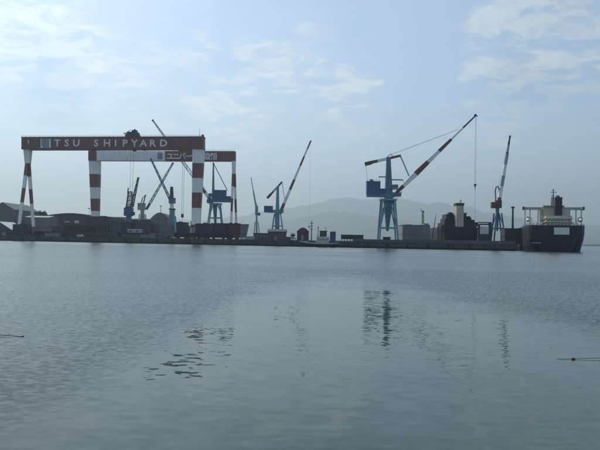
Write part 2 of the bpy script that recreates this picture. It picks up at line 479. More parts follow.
def ridge(name, D, prof, depth, m, amp, seed, extra=0.0):
    # a mountain range as a strip of terrain with spurs; prof = photo skyline points
    xs0, xs1 = -9500 * D / 18000, 9500 * D / 18000
    nx, ny = 260, 26
    pr = [(P(x, y, D).x, P(x, y, D).z) for x, y in prof]
    def sky_z(x):
        if x <= pr[0][0]: return pr[0][1]
        for (a, za), (b, zb) in zip(pr, pr[1:]):
            if x <= b:
                t = (x - a) / (b - a); t = t * t * (3 - 2 * t)
                return za + (zb - za) * t
        return pr[-1][1]
    v, f = [], []
    for j in range(ny + 1):
        k = j / ny
        for i in range(nx + 1):
            x = xs0 + (xs1 - xs0) * i / nx
            env = math.sin(math.pi * min(1, k / 0.7) / 2) if k < .7 else math.cos((k - .7) / .3 * math.pi / 2)
            q = noise.fractal(Vector((x / (depth * .45) + seed, k * 2.2, seed)), 0.9, 2.1, 6)
            sk = sky_z(x) + amp * noise.fractal(Vector((x / (depth * .3) + seed * 2, seed, .3)), 0.8, 2.2, 7)
            z = max(0, env * sk * (1 + (0.45 * q if k < .66 or k > .74 else 0.05 * q) * (1 - abs(k - .7))))
            if j in (0, ny): z = -1.0
            v.append((x, D - depth * .7 + depth * k, z))
    for j in range(ny):
        for i in range(nx):
            a = j * (nx + 1) + i
            f.append((a, a + 1, a + nx + 2, a + nx + 1))
    me = bpy.data.meshes.new(name); me.from_pydata(v, [], f)
    for p in me.polygons: p.use_smooth = True
    me.materials.append(MATS[m])
    o = bpy.data.objects.new(name, me); col.objects.link(o)
    return tag(o, kind='structure')
ridge('mountain_range', 24000, [(-60, 226), (60, 223), (130, 221), (200, 220), (245, 217), (270, 213), (288, 208), (303, 205), (320, 201), (333, 198), (347, 196.5),
      (360, 199), (376, 199), (390, 203), (410, 206), (430, 207), (452, 211), (480, 214), (520, 219), (560, 224), (600, 227), (680, 230)], 6000, 'hill_forest', 50, 3.1)
ridge('foothills', 17000, [(-60, 230), (100, 229), (200, 228), (255, 226), (285, 221), (310, 217), (330, 214.5), (352, 213.5), (372, 216), (395, 220), (430, 222), (470, 226), (520, 231), (600, 236), (680, 238)], 4000, 'hill_forest', 30, 8.4)
def far_shore():
    v, f = [], []
    n = 500
    for i in range(n + 1):
        x = -2600 + 5200 * i / n
        h = 3.0 + 7.0 * max(0, noise.fractal(Vector((x / 160, 2.2, 0)), .8, 2.2, 6) + .5) + 2.5 * noise.noise(Vector((x / 14, 0, 1)))
        D = 3600
        v += [(x, D, -.8), (x, D + 4, 1.6), (x, D + 30, max(2, h)), (x, D + 130, max(2, h * .9)), (x, D + 260, -.8)]
    for i in range(n):
        for k in range(4):
            a = i * 5 + k; f.append((a, a + 5, a + 6, a + 1))
    me = bpy.data.meshes.new('far_shore'); me.from_pydata(v, [], f); me.materials.append(MATS['hill_near'])
    o = bpy.data.objects.new('far_shore', me); col.objects.link(o); tag(o, kind='structure')
far_shore()

# ------------------------------------------------------------------ lettering
def text_mesh(s, px, py, hpx, D, mb_name, parent, m, bold=0.0, wide=1.0, ystep=0.06):
    """one character as mesh, its middle at photo point px,py on the plane y = D - ystep"""
    cu = bpy.data.curves.new('t', 'FONT'); cu.body = s; cu.align_x = 'CENTER'; cu.size = 1.0
    cu.offset = bold; cu.extrude = 0.0; cu.resolution_u = 3
    o = bpy.data.objects.new('t', cu); col.objects.link(o)
    dg = bpy.context.evaluated_depsgraph_get(); dg.update()
    me = bpy.data.meshes.new_from_object(o.evaluated_get(dg))
    bpy.data.objects.remove(o); bpy.data.curves.remove(cu)
    vs = [v.co.copy() for v in me.vertices]
    fs = [list(p.vertices) for p in me.polygons]
    bpy.data.meshes.remove(me)
    return vs, fs
def letters(chars, D_of, hpx, parent, m, bold, ref_h=None, wide=1.0, cap=None, dstep=0.08):
    for s, px, py in chars:
        mb = MB()
        vs, fs = text_mesh(s, px, py, hpx, 0, '', None, m, bold)
        if not vs: continue
        x0, x1 = min(v.x for v in vs), max(v.x for v in vs); z0, z1 = min(v.y for v in vs), max(v.y for v in vs)
        D = D_of(px); sc = hpx * S(D) / (cap if cap else (z1 - z0)); c = P(px, py, D)
        zc = (cap / 2 if cap else (z0 + z1) / 2)
        if cap == 'x': pass
        pts = []
        for v in vs:
            x = c.x + (v.x - (x0 + x1) / 2) * sc * wide
            pts.append((x, D_of_x(D_of, x) - dstep, c.z + (v.y - zc) * sc))
        mb.add(pts, fs, m)
        mb.build('letter', parent)
def D_of_x(D_of, x): return D_of.at(x)
class Plane:                                                         # the front face of a girder, between two ends
    def __init__(s, pxa, Da, pxb, Db, py):
        s.a, s.b = P(pxa, py, Da), P(pxb, py, Db); s.pa, s.pb, s.Da, s.Db = pxa, pxb, Da, Db
    def at(s, x): return s.a.y + (s.b.y - s.a.y) * (x - s.a.x) / (s.b.x - s.a.x)
    def __call__(s, px):
        # depth where the ray of px meets the plane
        d = ray(px, 150); k = d.x / d.y
        m = (s.b.y - s.a.y) / (s.b.x - s.a.x)
        return (s.a.y - m * s.a.x) / (1 - m * k)

# ------------------------------------------------------------------ goliath gantry cranes
def girder_box(mb, pl, x0, x1, y0a, y1a, y0b, y1b, depth, m):
    D0, D1 = pl(x0), pl(x1)
    a0, a1, b0, b1 = P(x0, y0a, D0), P(x0, y1a, D0), P(x1, y0b, D1), P(x1, y1b, D1)
    d = Vector((0, depth, 0))
    mb.add([a1, b1, b0, a0, a1 + d, b1 + d, b0 + d, a0 + d], [(0, 1, 2, 3), (7, 6, 5, 4), (3, 2, 6, 7), (0, 4, 5, 1), (0, 3, 7, 4), (1, 5, 6, 2)], m)
def bogie(root, p, along, n=4):
    mb = MB()
    for k in (-1, 1):
        c = p + along * (k * 3.2)
        mb.beam(c - along * 2.6 + Vector((0, 0, 1.7)), c + along * 2.6 + Vector((0, 0, 1.7)), 1.1, 'dark_steel')
        for j in (-1.5, 1.5):
            q = c + along * j
            s = Vector((along.y, -along.x, 0)) * .35
            mb.tube(q - s + Vector((0, 0, .7)), q + s + Vector((0, 0, .7)), .7, 'dark_steel', n=10)
    mb.build('wheel_bogie', root)

def gantry_front():
    pl = Plane(21.3, 540, 203.6, 522, 143)
    root = thing('gantry_crane', 'nearer red and white goliath gantry crane with English lettering on its dark red girder', 'gantry crane', gp(197, 527))
    g = MB()
    dep = 9.0
    girder_box(g, pl, 21.3, 203.6, 137.2, 148.6, 136.6, 148.4, dep, 'crane_red')
    go = g.build('girder', root)
    # flange lips, stiffeners and top railing
    f = MB()
    girder_box(f, Plane(21.3, 539.6, 203.6, 521.6, 143), 21.0, 203.9, 136.8, 137.4, 136.2, 136.8, dep + .8, 'crane_red')
    girder_box(f, Plane(21.3, 539.6, 203.6, 521.6, 143), 21.0, 203.9, 148.4, 149.0, 148.2, 148.8, dep + .8, 'crane_red')
    f.build('flange', go)
    sm = MB()
    for i in range(1, 27):
        px = 21.3 + i * 6.75; D0 = pl(px); p0, p1 = P(px, 137.6, D0), P(px, 148.2, D0)
        sm.box(p0.x - .11, p0.x + .11, D0 - .045, D0 + .02, p1.z, p0.z, 'crane_red')
    tag(sm.build('plate_seam', go), kind='stuff')
    r = MB()
    a, b = P(21.3, 136.9, pl(21.3)), P(203.6, 136.3, pl(203.6))
    r.rail([a, b], 1.2, 'dark_steel', t=.1, gap=4)
    r.build('handrail', go)
    y = 143.1
    ch = [('T', 57.3), ('S', 66.8), ('U', 76.3), ('S', 96.2), ('H', 107), ('I', 115.6), ('P', 125.2), ('Y', 134.5), ('A', 143.4), ('R', 153), ('D', 163.6)]
    letters([(c, x, y + .1 * (x - 57) / 110 - .15) for c, x in ch], pl, 6.9, go, 'lettering_white', 0.022, wide=1.12)
    # emblem: pale square with a round device
    e = MB()
    def rect(x0, x1, y0, y1, m, st):
        D0, D1 = pl(x0), pl(x1)
        s = Vector((0, -st, 0))
        p = [P(x0, y1, D0) + s, P(x1, y1, D1) + s, P(x1, y0, D1) + s, P(x0, y0, D0) + s]
        e.add(p, [(0, 1, 2, 3)], m)
    rect(40.4, 51, 138.6, 148, 'emblem_blue', .05)
    for q in ((40.6, 41.6, 139.0, 147.8), (41.6, 42.6, 145.8, 147.8), (49.2, 50.8, 139.2, 147.6)): rect(*q, 'lettering_white', .09)
    D = pl(45.8)
    for a in ((42.6, 139.6, 44.8, 146.6), (47.4, 139.6, 45.4, 146.6)):
        pts = [P(a[0] - .5, a[1], D), P(a[0] + .5, a[1], D), P(a[2] + .4, a[3], D), P(a[2] - .4, a[3], D)]
        e.add([p + Vector((0, -.16, 0)) for p in pts], [(0, 1, 2, 3)], 'wall_pale')
    e.build('emblem', go)
    lb = MB(); D = pl(28.5); p0 = P(28, 140, D); p1 = P(28.9, 143.5, D)
    lb.box(p0.x, p1.x, D - .12, D + .1, p1.z, p0.z, 'lettering_white'); lb.build('load_plate', go)
    # rigid leg on the right, banded
    D = 523.5
    L = MB()
    bands = [148.8, 163, 178, 192.5, 208, 232]
    cols = ['crane_white', 'crane_red', 'crane_white', 'crane_red', 'crane_white']
    def edge(y):
        t = (y - 148.8) / (222 - 148.8); return 192.4 - .9 * t, 203.6 - 4.0 * t
    for i in range(5):
        (l0, r0), (l1, r1) = edge(bands[i]), edge(bands[i + 1])
        zt, zb = Z(198, bands[i], D), Z(198, bands[i + 1], D)
        if i == 4: zb = GZ + 3.4
        xs = [X(q, D) for q in (l0, r0, l1, r1)]
        # X() is taken at the horizon row; the roll shifts columns a little higher up
        sh = P(198, bands[i], D).x - X(198, D); sh1 = P(198, bands[i + 1], D).x - X(198, D)
        dt, db = 9.0 - i * .6, 9.0 - (i + 1) * .6
        v = [(xs[2] + sh1, D, zb), (xs[3] + sh1, D, zb), (xs[3] + sh1, D + db, zb), (xs[2] + sh1, D + db, zb),
             (xs[0] + sh, D, zt), (xs[1] + sh, D, zt), (xs[1] + sh, D + dt, zt), (xs[0] + sh, D + dt, zt)]
        L.add(v, [(3, 2, 1, 0), (4, 5, 6, 7), (0, 1, 5, 4), (1, 2, 6, 5), (2, 3, 7, 6), (3, 0, 4, 7)], cols[i])
    L.build('rigid_leg', root)
    c = Vector((X(195.6, D), D + 4, GZ))
    sb = MB(); sb.beam(c - ed * 14 + Vector((0, 0, 2.9)), c + ed * 14 + Vector((0, 0, 2.9)), 2.6, 'crane_white', d0=2.4); sb.build('sill_beam', root)
    st = MB()                                                        # stair tower up the leg's left face
    zt = Z(190, 221, D)
    st.box(X(189.8, D), X(191.2, D), D + 1, D + 3, GZ, zt, 'yellow_paint'); st.build('stair_foot', root)
    for k in (-1, 1): bogie(root, c + ed * (11 * k), ed)
    # flexible leg on the left: two raking legs set along the rail
    top = P(26.4, 148.6, 541)
    top.y += 3
    hd = MB(); hd.frustum((P(26.4, 163, 541).x, 544, P(26.4, 163, 541).z), 3.6, 4.6, (top.x, 544, P(26.4, 149, 541).z), 5.4, 6.0, 'crane_white'); hd.build('leg_head', root)
    for nm, px, Db in (('near', 18.0, 530), ('far', 33.8, 556)):
        bs = gp(px, Db); bs.z = GZ + 2.6
        Lg = MB(); t0 = Vector((P(26.4, 162.5, 541).x, 544, P(26.4, 162.5, 541).z))
        t0 += Vector((-.6 if nm == 'near' else .6, 0, 0))
        Lg.striped(t0, bs, 2.5, 1.9, 2.6, 2.0, [0, .19, .37, .575, 1], ['crane_red', 'crane_white', 'crane_red', 'crane_white'])
        Lg.build('raking_leg', root)
    a, b = gp(18.0, 530), gp(33.8, 556); al = (b - a).normalized()
    ti = MB(); ti.beam(a + Vector((0, 0, 2.4)), b + Vector((0, 0, 2.4)), 1.3, 'crane_white'); ti.build('sill_beam', root)
    bogie(root, a, al); bogie(root, b, al)
    # trolley on top with winch house, and the lower trolley with hanging ropes
    D = pl(131) + 3
    t = MB(); 
    def pb(x0, x1, y0, y1, m, d0=0, d1=5): t.box(P(x0, y0, D).x, P(x1, y0, D).x, D + d0, D + d1, P((x0 + x1) / 2, y1, D).z, P((x0 + x1) / 2, y0, D).z, m)
    pb(125, 139, 134.2, 136.8, 'dark_steel'); pb(126.5, 133.5, 131.5, 134.2, 'dark_steel', .5, 4.5); pb(131.8, 136.6, 130, 134.2, 'dark_steel', 0, 4)
    pb(123.2, 126, 132.6, 133.5, 'dark_steel', 1, 2); pb(133.6, 135, 128.8, 130, 'dark_steel', 1, 2); pb(136.8, 138.6, 132.4, 134.2, 'dark_steel', 1, 4)
    t.beam(P(128, 131.5, D), P(131, 129.6, D), .35, 'dark_steel')
    t.build('trolley', root)
    Du = pl(138)
    for x0, x1, y1 in ((91.2, 94.2, 150.6), (132.6, 135.4, 151.0), (142.6, 145.0, 150.2)):
        q = MB(); DD = pl(x0) + .5
        q.box(P(x0, 149, DD).x, P(x1, 149, DD).x, DD, DD + 3, P(x0, y1, DD).z, P(x0, 148.7, DD).z, 'dark_steel'); q.build('hanging_platform', root)
    for px, yb in ((131.0, 214), (133.6, 214)):
        q = MB(); DD = pl(px) + 3; q.tube(P(px, 150.5, DD), Vector((P(px, 150, DD).x, DD, P(px, yb, DD).z)), .11, 'rope_steel', n=6); q.build('hoist_rope', root)
    DD = pl(132) + 3
    hb = MB(); c = Vector((P(132.3, 150, DD).x, DD, P(132.3, 215, DD).z)); hb.box(c.x - 1.5, c.x + 1.5, DD - .5, DD + .5, c.z - 1.2, c.z + .6, 'dark_steel')
    hb.tube(c - Vector((0, 0, 1.2)), c - Vector((0, 0, 2.6)), .2, 'dark_steel'); hb.build('hook_block', root)
    q = MB(); p = P(199.6, 136.5, pl(199.6) + 3); q.tube(p, p + Vector((0, 0, 7.0)), .16, 'dark_steel', .06); q.build('mast', root)
    q = MB(); DD = pl(203) + 1; p = P(203, 136, DD); q.box(p.x - 1.2, p.x + .4, DD, DD + 3, p.z - .2, p.z + 1.2, 'dark_steel'); q.build('lamp_platform', root)
gantry_front()

def gantry_rear():
    pl = Plane(88.2, 617, 235.2, 606, 155)
    root = thing('gantry_crane', 'farther goliath gantry crane with half white, half red girder and Japanese lettering', 'gantry crane', gp(94, 620))
    g = MB()
    yt = lambda x: 150.6 + (x - 88) / 147 * .5
    yb = lambda x: 160.3 + (x - 88) / 147 * .5
    for x0, x1, m in ((88.2, 96.6, 'crane_red'), (96.6, 165, 'crane_white'), (165, 235.2, 'crane_red')):
        girder_box(g, pl, x0, x1, yt(x0), yb(x0), yt(x1), yb(x1), 8.5, m)
    go = g.build('girder', root)
    r = MB(); r.rail([P(88.2, 150.5, pl(88.2)), P(235.2, 151, pl(235.2))], 1.2, 'dark_steel', t=.1, gap=4); r.build('handrail', go)
    y = 156.0
    ch = [('ユ', 169.8), ('ニ', 176.0), ('バ', 182.2), ('ー', 188.4), ('サ', 194.6), ('ル', 200.8), ('造', 207.0), ('船', 213.6)]
    letters([(c, x, y) for c, x in ch], pl, 5.9, go, 'lettering_white', 0.03, cap=0.80, dstep=.1)
    e = MB(); D = pl(161)
    def rect(x0, x1, y0, y1, m, st):
        e.box(P(x0, y0, D).x, P(x1, y0, D).x, D - st, D - st + .04, P(x0, y1, D).z, P(x0, y0, D).z, m)
    rect(157.6, 163.6, 152.6, 159.2, 'emblem_blue', .12); rect(158.4, 159.4, 153.2, 158.6, 'crane_grey', .18); rect(161.8, 162.8, 153.2, 158.6, 'crane_grey', .18)
    e.build('emblem', go)
    # rigid leg, left
    D = 618
    L = MB(); bands = [160.4, 174, 187.3, 198.6, 211, 232]; cols = ['crane_white', 'crane_red', 'crane_white', 'crane_red', 'crane_white']
    def edge(yy):
        t = (yy - 160) / 55; return 88.6 + 2.4 * t, 98.6 - .6 * t
    for i in range(5):
        (l0, r0), (l1, r1) = edge(bands[i]), edge(bands[i + 1])
        if i == 4: l1, r1 = edge(215)
        zt, zb = Z(94, bands[i], D), Z(94, bands[i + 1], D)
        if i == 4: zb = GZ + 3.4
        sh = P(94, bands[i], D).x - X(94, D); sh1 = P(94, bands[i + 1], D).x - X(94, D)
        xs = [X(q, D) for q in (l0, r0, l1, r1)]; dt, db = 8.5 - i * .5, 8.5 - (i + 1) * .5
        v = [(xs[2] + sh1, D, zb), (xs[3] + sh1, D, zb), (xs[3] + sh1, D + db, zb), (xs[2] + sh1, D + db, zb),
             (xs[0] + sh, D, zt), (xs[1] + sh, D, zt), (xs[1] + sh, D + dt, zt), (xs[0] + sh, D + dt, zt)]
        L.add(v, [(3, 2, 1, 0), (4, 5, 6, 7), (0, 1, 5, 4), (1, 2, 6, 5), (2, 3, 7, 6), (3, 0, 4, 7)], cols[i])
    L.build('rigid_leg', root)
    c = Vector((X(94.4, D), D + 4, GZ))
    sb = MB(); sb.beam(c - ed * 14 + Vector((0, 0, 2.9)), c + ed * 14 + Vector((0, 0, 2.9)), 2.6, 'crane_white', d0=2.4); sb.build('sill_beam', root)
    for k in (-1, 1): bogie(root, c + ed * (11 * k), ed)
    # flexible leg, right
    D = 609
    hd = MB(); hd.frustum((P(233.9, 174, D).x, D, P(233.9, 174, D).z), 3.2, 4, (P(233.9, 161, D).x, D, P(233.9, 161, D).z), 3.6, 5, 'crane_white'); hd.build('leg_head', root)
    fe = []
    for px, Db, o in ((230.6, 598, -.7), (236.6, 622, .7)):
        bs = gp(px, Db); fe.append(bs.copy()); bs.z = GZ + 2.6
        t0 = Vector((P(233.9, 173.5, D).x + o, D, P(233.9, 173.5, D).z))
        Lg = MB(); Lg.striped(t0, bs, 2.2, 1.8, 2.4, 2, [0, .21, .40, .61, 1], ['crane_red', 'crane_white', 'crane_red', 'crane_white']); Lg.build('raking_leg', root)
    al = (fe[1] - fe[0]).normalized()
    ti = MB(); ti.beam(fe[0] + Vector((0, 0, 2.4)), fe[1] + Vector((0, 0, 2.4)), 1.3, 'crane_white'); ti.build('sill_beam', root)
    for p in fe: bogie(root, p, al)
    D = pl(185) + 2
    t = MB()
    for x0, x1, y0, y1, a, b in ((178, 192.5, 148.4, 150.8, 0, 5), (180, 187, 146, 148.4, .6, 4), (186, 190, 144.8, 148.4, .6, 4)):
        t.box(P(x0, y0, D).x, P(x1, y0, D).x, D + a, D + b, P(185, y1, D).z, P(185, y0, D).z, 'dark_steel')
    t.build('trolley', root)
    for px in (183.0, 184.6):
        q = MB(); DD = pl(px) - .6; q.tube(P(px, 149, DD), Vector((P(px, 149, DD).x, DD, P(px, 214, DD).z)), .12, 'rope_steel', n=6); q.build('hoist_rope', root)
    DD = pl(183.5) - .6; c = Vector((P(183.8, 149, DD).x, DD, P(183.8, 216, DD).z))
    hb = MB(); hb.box(c.x - 1.2, c.x + 1.2, DD - .5, DD + .5, c.z - 1.5, c.z + 2, 'dark_steel'); hb.tube(c - Vector((0, 0, 1.5)), c - Vector((0, 0, 3.4)), .22, 'dark_steel'); hb.build('hook_block', root)
gantry_rear()

# ------------------------------------------------------------------ slewing jib cranes
class Crane:
    def __init__(s, label, px, D, cat='jib crane', name='jib_crane', group=None):
        s.D = D; s.root = thing(name, label, cat, gp(px, D), group)
    def p(s, px, py, dy=0.0):
        q = P(px, py, s.D); q.y += dy; return q
    def g(s, px, dy=0.0, z=GZ):
        q = gp(px, s.D); q.y += dy; q.z = z; return q
    def part(s, name, fn, parent=None):
        mb = MB(); fn(mb); return mb.build(name, parent or s.root)
    def pbox(s, mb, x0, x1, y0, y1, dy, dep, m):
        xc, yc = (x0 + x1) / 2, (y0 + y1) / 2
        mb.box(P(x0, yc, s.D).x, P(x1, yc, s.D).x, s.D + dy - dep / 2, s.D + dy + dep / 2, P(xc, y1, s.D).z, P(xc, y0, s.D).z, m)
    def portal(s, xt0, xt1, yt, xb0, xb1, w, m, half=4.5, tie=None):
        ends = []
        for xt, xb in ((xt0, xb0), (xt1, xb1)):
            for dy in (-half, half):
                b = s.g(xb, dy * 1.25, GZ + 1.3)
                s.part('leg', lambda mb: mb.beam(s.p(xt, yt, dy), b, w, m, w * 1.05))
                ends.append(b)
                def bog(mb):
                    mb.box(b.x - .55, b.x + .55, b.y - 2.0, b.y + 2.0, GZ + .75, GZ + 1.5, 'dark_steel')
                    for j in (-1.2, 1.2): mb.tube((b.x - .3, b.y + j, GZ + .5), (b.x + .3, b.y + j, GZ + .5), .5, 'dark_steel', n=10)
                s.part('wheel_bogie', bog)
        if tie:
            for dy in (-half, half):
                k = lambda xt, xb: xt + (xb - xt) * (tie - yt) / (240 - yt)
                s.part('tie_beam', lambda mb: mb.beam(s.p(k(xt0, xb0), tie, dy * 1.15), s.p(k(xt1, xb1), tie, dy * 1.15), w, m))
        return ends
    def rope(s, a, b, r=.08, name='stay_rope'):
        s.part(name, lambda mb: mb.tube(a, b, r, 'rope_steel', n=5))

def house(cr, x0, x1, y0, y1, dy, dep, m, windows=3):
    h = cr.part('machine_house', lambda mb: cr.pbox(mb, x0, x1, y0, y1, dy, dep, m))
    cr.part('roof_edge', lambda mb: cr.pbox(mb, x0 - .25, x1 + .25, y0 - .35, y0 - .02, dy, dep + .5, 'dark_steel'), h)
    for i in range(windows):
        x = x0 + (x1 - x0) * (i + .5) / windows
        cr.part('window', lambda mb: cr.pbox(mb, x - .7, x + .7, y0 + (y1 - y0) * .22, y0 + (y1 - y0) * .42, dy - dep / 2 - .03, .06, 'glass'), h)
    return h

def big_crane():
    D = 446
    c = Crane('large blue jib crane with striped boom raised right and hook hanging beside dark ship', 387.5, D)
    T = 'crane_teal'; B = 'crane_blue'
    c.portal(381.6, 394.2, 200.5, 378.6, 396.8, 1.05, T, 4.3, tie=228)
    for dy in (-4.3, 4.3):
        c.part('brace', lambda mb: (mb.beam(c.p(380.0, 219, dy * 1.1), c.p(386, 203, dy * .7), .7, T), mb.beam(c.p(395.8, 227, dy * 1.1), c.p(390.6, 204, dy * .7), .7, T), mb.beam(c.p(379.6, 227, dy * 1.1), c.p(384.8, 206, dy * .7), .7, T)))
    def colm(mb):
        mb.frustum(c.p(387.4, 231), 1.5, 1.5, c.p(388.2, 201), 6.0, 6.0, B)
    c.part('column', colm)
    c.part('ring_platform', lambda mb: (c.pbox(mb, 380, 396, 199.2, 200.8, 0, 10.5, T), mb.rail([c.p(380, 199.2, -5.2), c.p(396, 199.2, -5.2)], 1.1, T, gap=1.6)))
    c.part('slewing_deck', lambda mb: c.pbox(mb, 366.6, 394.5, 194.2, 197.0, 0, 6.5, B))
    h = house(c, 366.4, 379.8, 182.0, 194.2, 0, 7.0, 'house_blue')
    c.part('roof_vent', lambda mb: (c.pbox(mb, 369.8, 373.2, 179.4, 181.6, 0, 2, T), mb.rail([c.p(366.6, 181.8, -3.4), c.p(379.6, 181.8, -3.4)], 1.1, T, gap=1.5)), h)
    c.part('link_house', lambda mb: c.pbox(mb, 379.8, 386, 188.8, 194.2, 0, 5.0, 'house_blue'))
    c.part('tower', lambda mb: mb.frustum(c.p(388.6, 199), 5.4, 5.0, c.p(388.4, 157.2), 2.6, 3.0, B))
    c.part('tower_platform', lambda mb: (c.pbox(mb, 378.4, 386.6, 176.6, 177.5, -1, 2.0, T), c.pbox(mb, 391, 402.4, 179.4, 180.4, -1, 2.0, T), mb.beam(c.p(402, 180.2, -1), c.p(403.6, 181.6, -1), .4, T)))
    c.part('operator_cab', lambda mb: (c.pbox(mb, 391.8, 397.2, 185.0, 190.0, -3.4, 2.6, T), c.pbox(mb, 392.3, 396.9, 185.8, 187.8, -4.75, .12, 'glass')))
    # jib foot bracket
    c.part('jib_foot_bracket', lambda mb: (c.pbox(mb, 392, 400.8, 192.6, 196.4, 0, 4.4, B), mb.beam(c.p(400.4, 196), c.p(401.6, 191.6), .5, B)))
    # boom
    f, t = c.p(393.8, 195.2), c.p(475.6, 115.6)
    stops = [0, .115, .265, .415, .55, .70, .845, 1.0]
    jb = c.part('jib', lambda mb: mb.striped(f, t, 2.0, 1.0, 2.6, 1.2, stops, ['crane_red', 'crane_white']))
    mid = f.lerp(t, .30)
    c.part('jib_belly', lambda mb: (mb.striped(f.lerp(t, .04), f.lerp(t, .265), 2.2, 3.6, 2.7, 3.0, [0, .333, 1], ['crane_red', 'crane_white']), mb.striped(f.lerp(t, .265), f.lerp(t, .70), 3.6, 1.9, 3.0, 2.2, [0, .345, .655, 1], ['crane_red', 'crane_white', 'crane_red'])), jb)
    c.part('jib_head', lambda mb: (mb.tube(t + Vector((-.2, -.7, .2)), t + Vector((-.2, .7, .2)), .85, 'dark_steel', n=14), mb.beam(t, t + Vector((1.5, 0, -.5)), .55, 'dark_steel')), jb)
    # balance beam on the mast head
    a, b = c.p(365.4, 163.8), c.p(400.8, 155.6)
    bb = c.part('balance_beam', lambda mb: mb.striped(a, b, 2.1, 1.4, 2.6, 2.2, [0, .34, .70, 1], ['crane_red', 'crane_white', 'crane_red']))
    c.part('counterweight', lambda mb: mb.beam(c.p(365.0, 164.2), c.p(371.5, 162.6), 2.4, 'dark_steel', d0=3.2), bb)
    for dy in (-.9, .9):
        c.part('link_rod', lambda mb: mb.beam(c.p(400.4, 155.8, dy), c.p(409.0, 176.0, dy), .42, T))
        c.rope(c.p(391, 154.6, dy), c.p(458.5, 129.4, dy), .07)
    c.part('head_frame', lambda mb: (mb.beam(c.p(387, 157), c.p(391.4, 154.0), .5, T), mb.beam(c.p(391.4, 154.0), c.p(393, 157), .4, T)))
    c.rope(c.p(365.8, 164.6), c.p(367.6, 181.8), .09, 'counterweight_rope')
    hk = Vector((t.x + .2, t.y, 0))
    zt, zb = t.z - .3, P(474.8, 184, D).z
    c.part('hoist_rope', lambda mb: (mb.tube((hk.x - .3, hk.y, zt), (hk.x - .3, hk.y, zb), .07, 'rope_steel', n=5), mb.tube((hk.x + .3, hk.y, zt), (hk.x + .3, hk.y, zb), .07, 'rope_steel', n=5)))
    def hook(mb):
        mb.frustum((hk.x, hk.y, zb - 2.0), .8, .8, (hk.x, hk.y, zb), 1.7, 1.2, 'dark_steel')
        mb.tube((hk.x, hk.y, zb - 2), (hk.x, hk.y, zb - 4.2), .22, 'dark_steel', n=6)
        mb.tube((hk.x, hk.y, zb - 4.2), (hk.x + .1, hk.y, P(474.5, 222, D).z), .06, 'rope_steel', n=5)
    c.part('hook_block', hook)
    # ladder up the tower
    def lad(mb):
        a, b = c.p(389.6, 199, -2.9), c.p(389.0, 158, -1.9)
        for o in (-.35, .35): mb.beam(a + Vector((o, 0, 0)), b + Vector((o, 0, 0)), .1, 'crane_grey')
        for i in range(40): q = a.lerp(b, i / 39); mb.beam(q + Vector((-.35, 0, 0)), q + Vector((.35, 0, 0)), .08, 'crane_grey')
    c.part('ladder', lad)
big_crane()

def dock_crane():                                                     # behind the front gantry's right leg
    D = 611
    c = Crane('blue jib crane between the gantry legs, striped boom leaning far left above the girders', 215, D)
    T = 'crane_teal'
    c.portal(211, 220, 204.5, 206.6, 223.4, 1.0, T, 4.0, tie=218)
    c.part('column', lambda mb: mb.frustum(c.p(215.4, 224), 1.8, 1.8, c.p(215, 203), 4.2, 4.2, 'crane_blue'))
    for dy in (-4, 4):
        c.part('brace', lambda mb: (mb.beam(c.p(210, 212, dy), c.p(214, 204, dy * .6), .6, T), mb.beam(c.p(221, 212, dy), c.p(217, 204, dy * .6), .6, T)))
    c.part('ring_platform', lambda mb: c.pbox(mb, 209.6, 221.6, 203.2, 204.8, 0, 9, T))
    c.part('slewing_deck', lambda mb: c.pbox(mb, 210, 232, 199.6, 202.2, 0, 6, 'crane_blue'))
    house(c, 214.2, 226.2, 190.6, 199.6, 0, 7, 'house_blue')
    c.part('counterweight', lambda mb: c.pbox(mb, 226.4, 232.2, 196.4, 199.6, 0, 6, 'house_blue'))
    c.part('tower', lambda mb: mb.frustum(c.p(213.2, 202), 2.6, 3.0, c.p(213.4, 163.4), 1.0, 1.4, 'crane_blue'))
    c.part('mast_head', lambda mb: mb.tube(c.p(213.5, 163.4, -.8), c.p(213.5, 163.4, .8), .8, 'dark_steel', n=12))
    for dy in (-1, 1):
        c.part('backstay', lambda mb: mb.beam(c.p(213.6, 163.6, dy), c.p(227.4, 190.5, dy), .55, 'dark_steel'))
    c.part('jib_foot_bracket', lambda mb: c.pbox(mb, 207, 213, 199.4, 203.2, 0, 4, 'crane_blue'))
    f, t = c.p(212, 202), P(152.8, 120.4, D + 46)
    stops = [0, .07, .14, .30, .46, .62, .80, 1]
    def jb(mb):
        mb.striped(f, f.lerp(t, .16), 2.6, 3.2, 2.6, 2.6, [0, .35, .6, 1], ['crane_red', 'crane_white', 'crane_red'])
        mb.lattice(f.lerp(t, .16), f.lerp(t, .80), 3.2, 1.7, 2.6, 1.8, 18, .42, 'crane_white', mats=['crane_white', 'crane_grey', 'crane_white'])
        mb.lattice(f.lerp(t, .80), t, 1.7, .9, 1.8, 1.0, 8, .38, 'dark_steel')
    j = c.part('jib', jb)
    c.part('jib_head', lambda mb: mb.tube(t + Vector((0, -.7, 0)), t + Vector((0, .7, 0)), 1.0, 'dark_steel', n=12), j)
    for dy in (-.7, .7):
        c.rope(c.p(213.4, 163.4, dy), f.lerp(t, .80) + Vector((0, dy, 0)), .07)
    c.part('operator_cab', lambda mb: (c.pbox(mb, 209, 213.4, 193.6, 198, -3.2, 2.4, T), c.pbox(mb, 209.3, 213.1, 194.2, 196, -4.45, .1, 'glass')))
dock_crane()

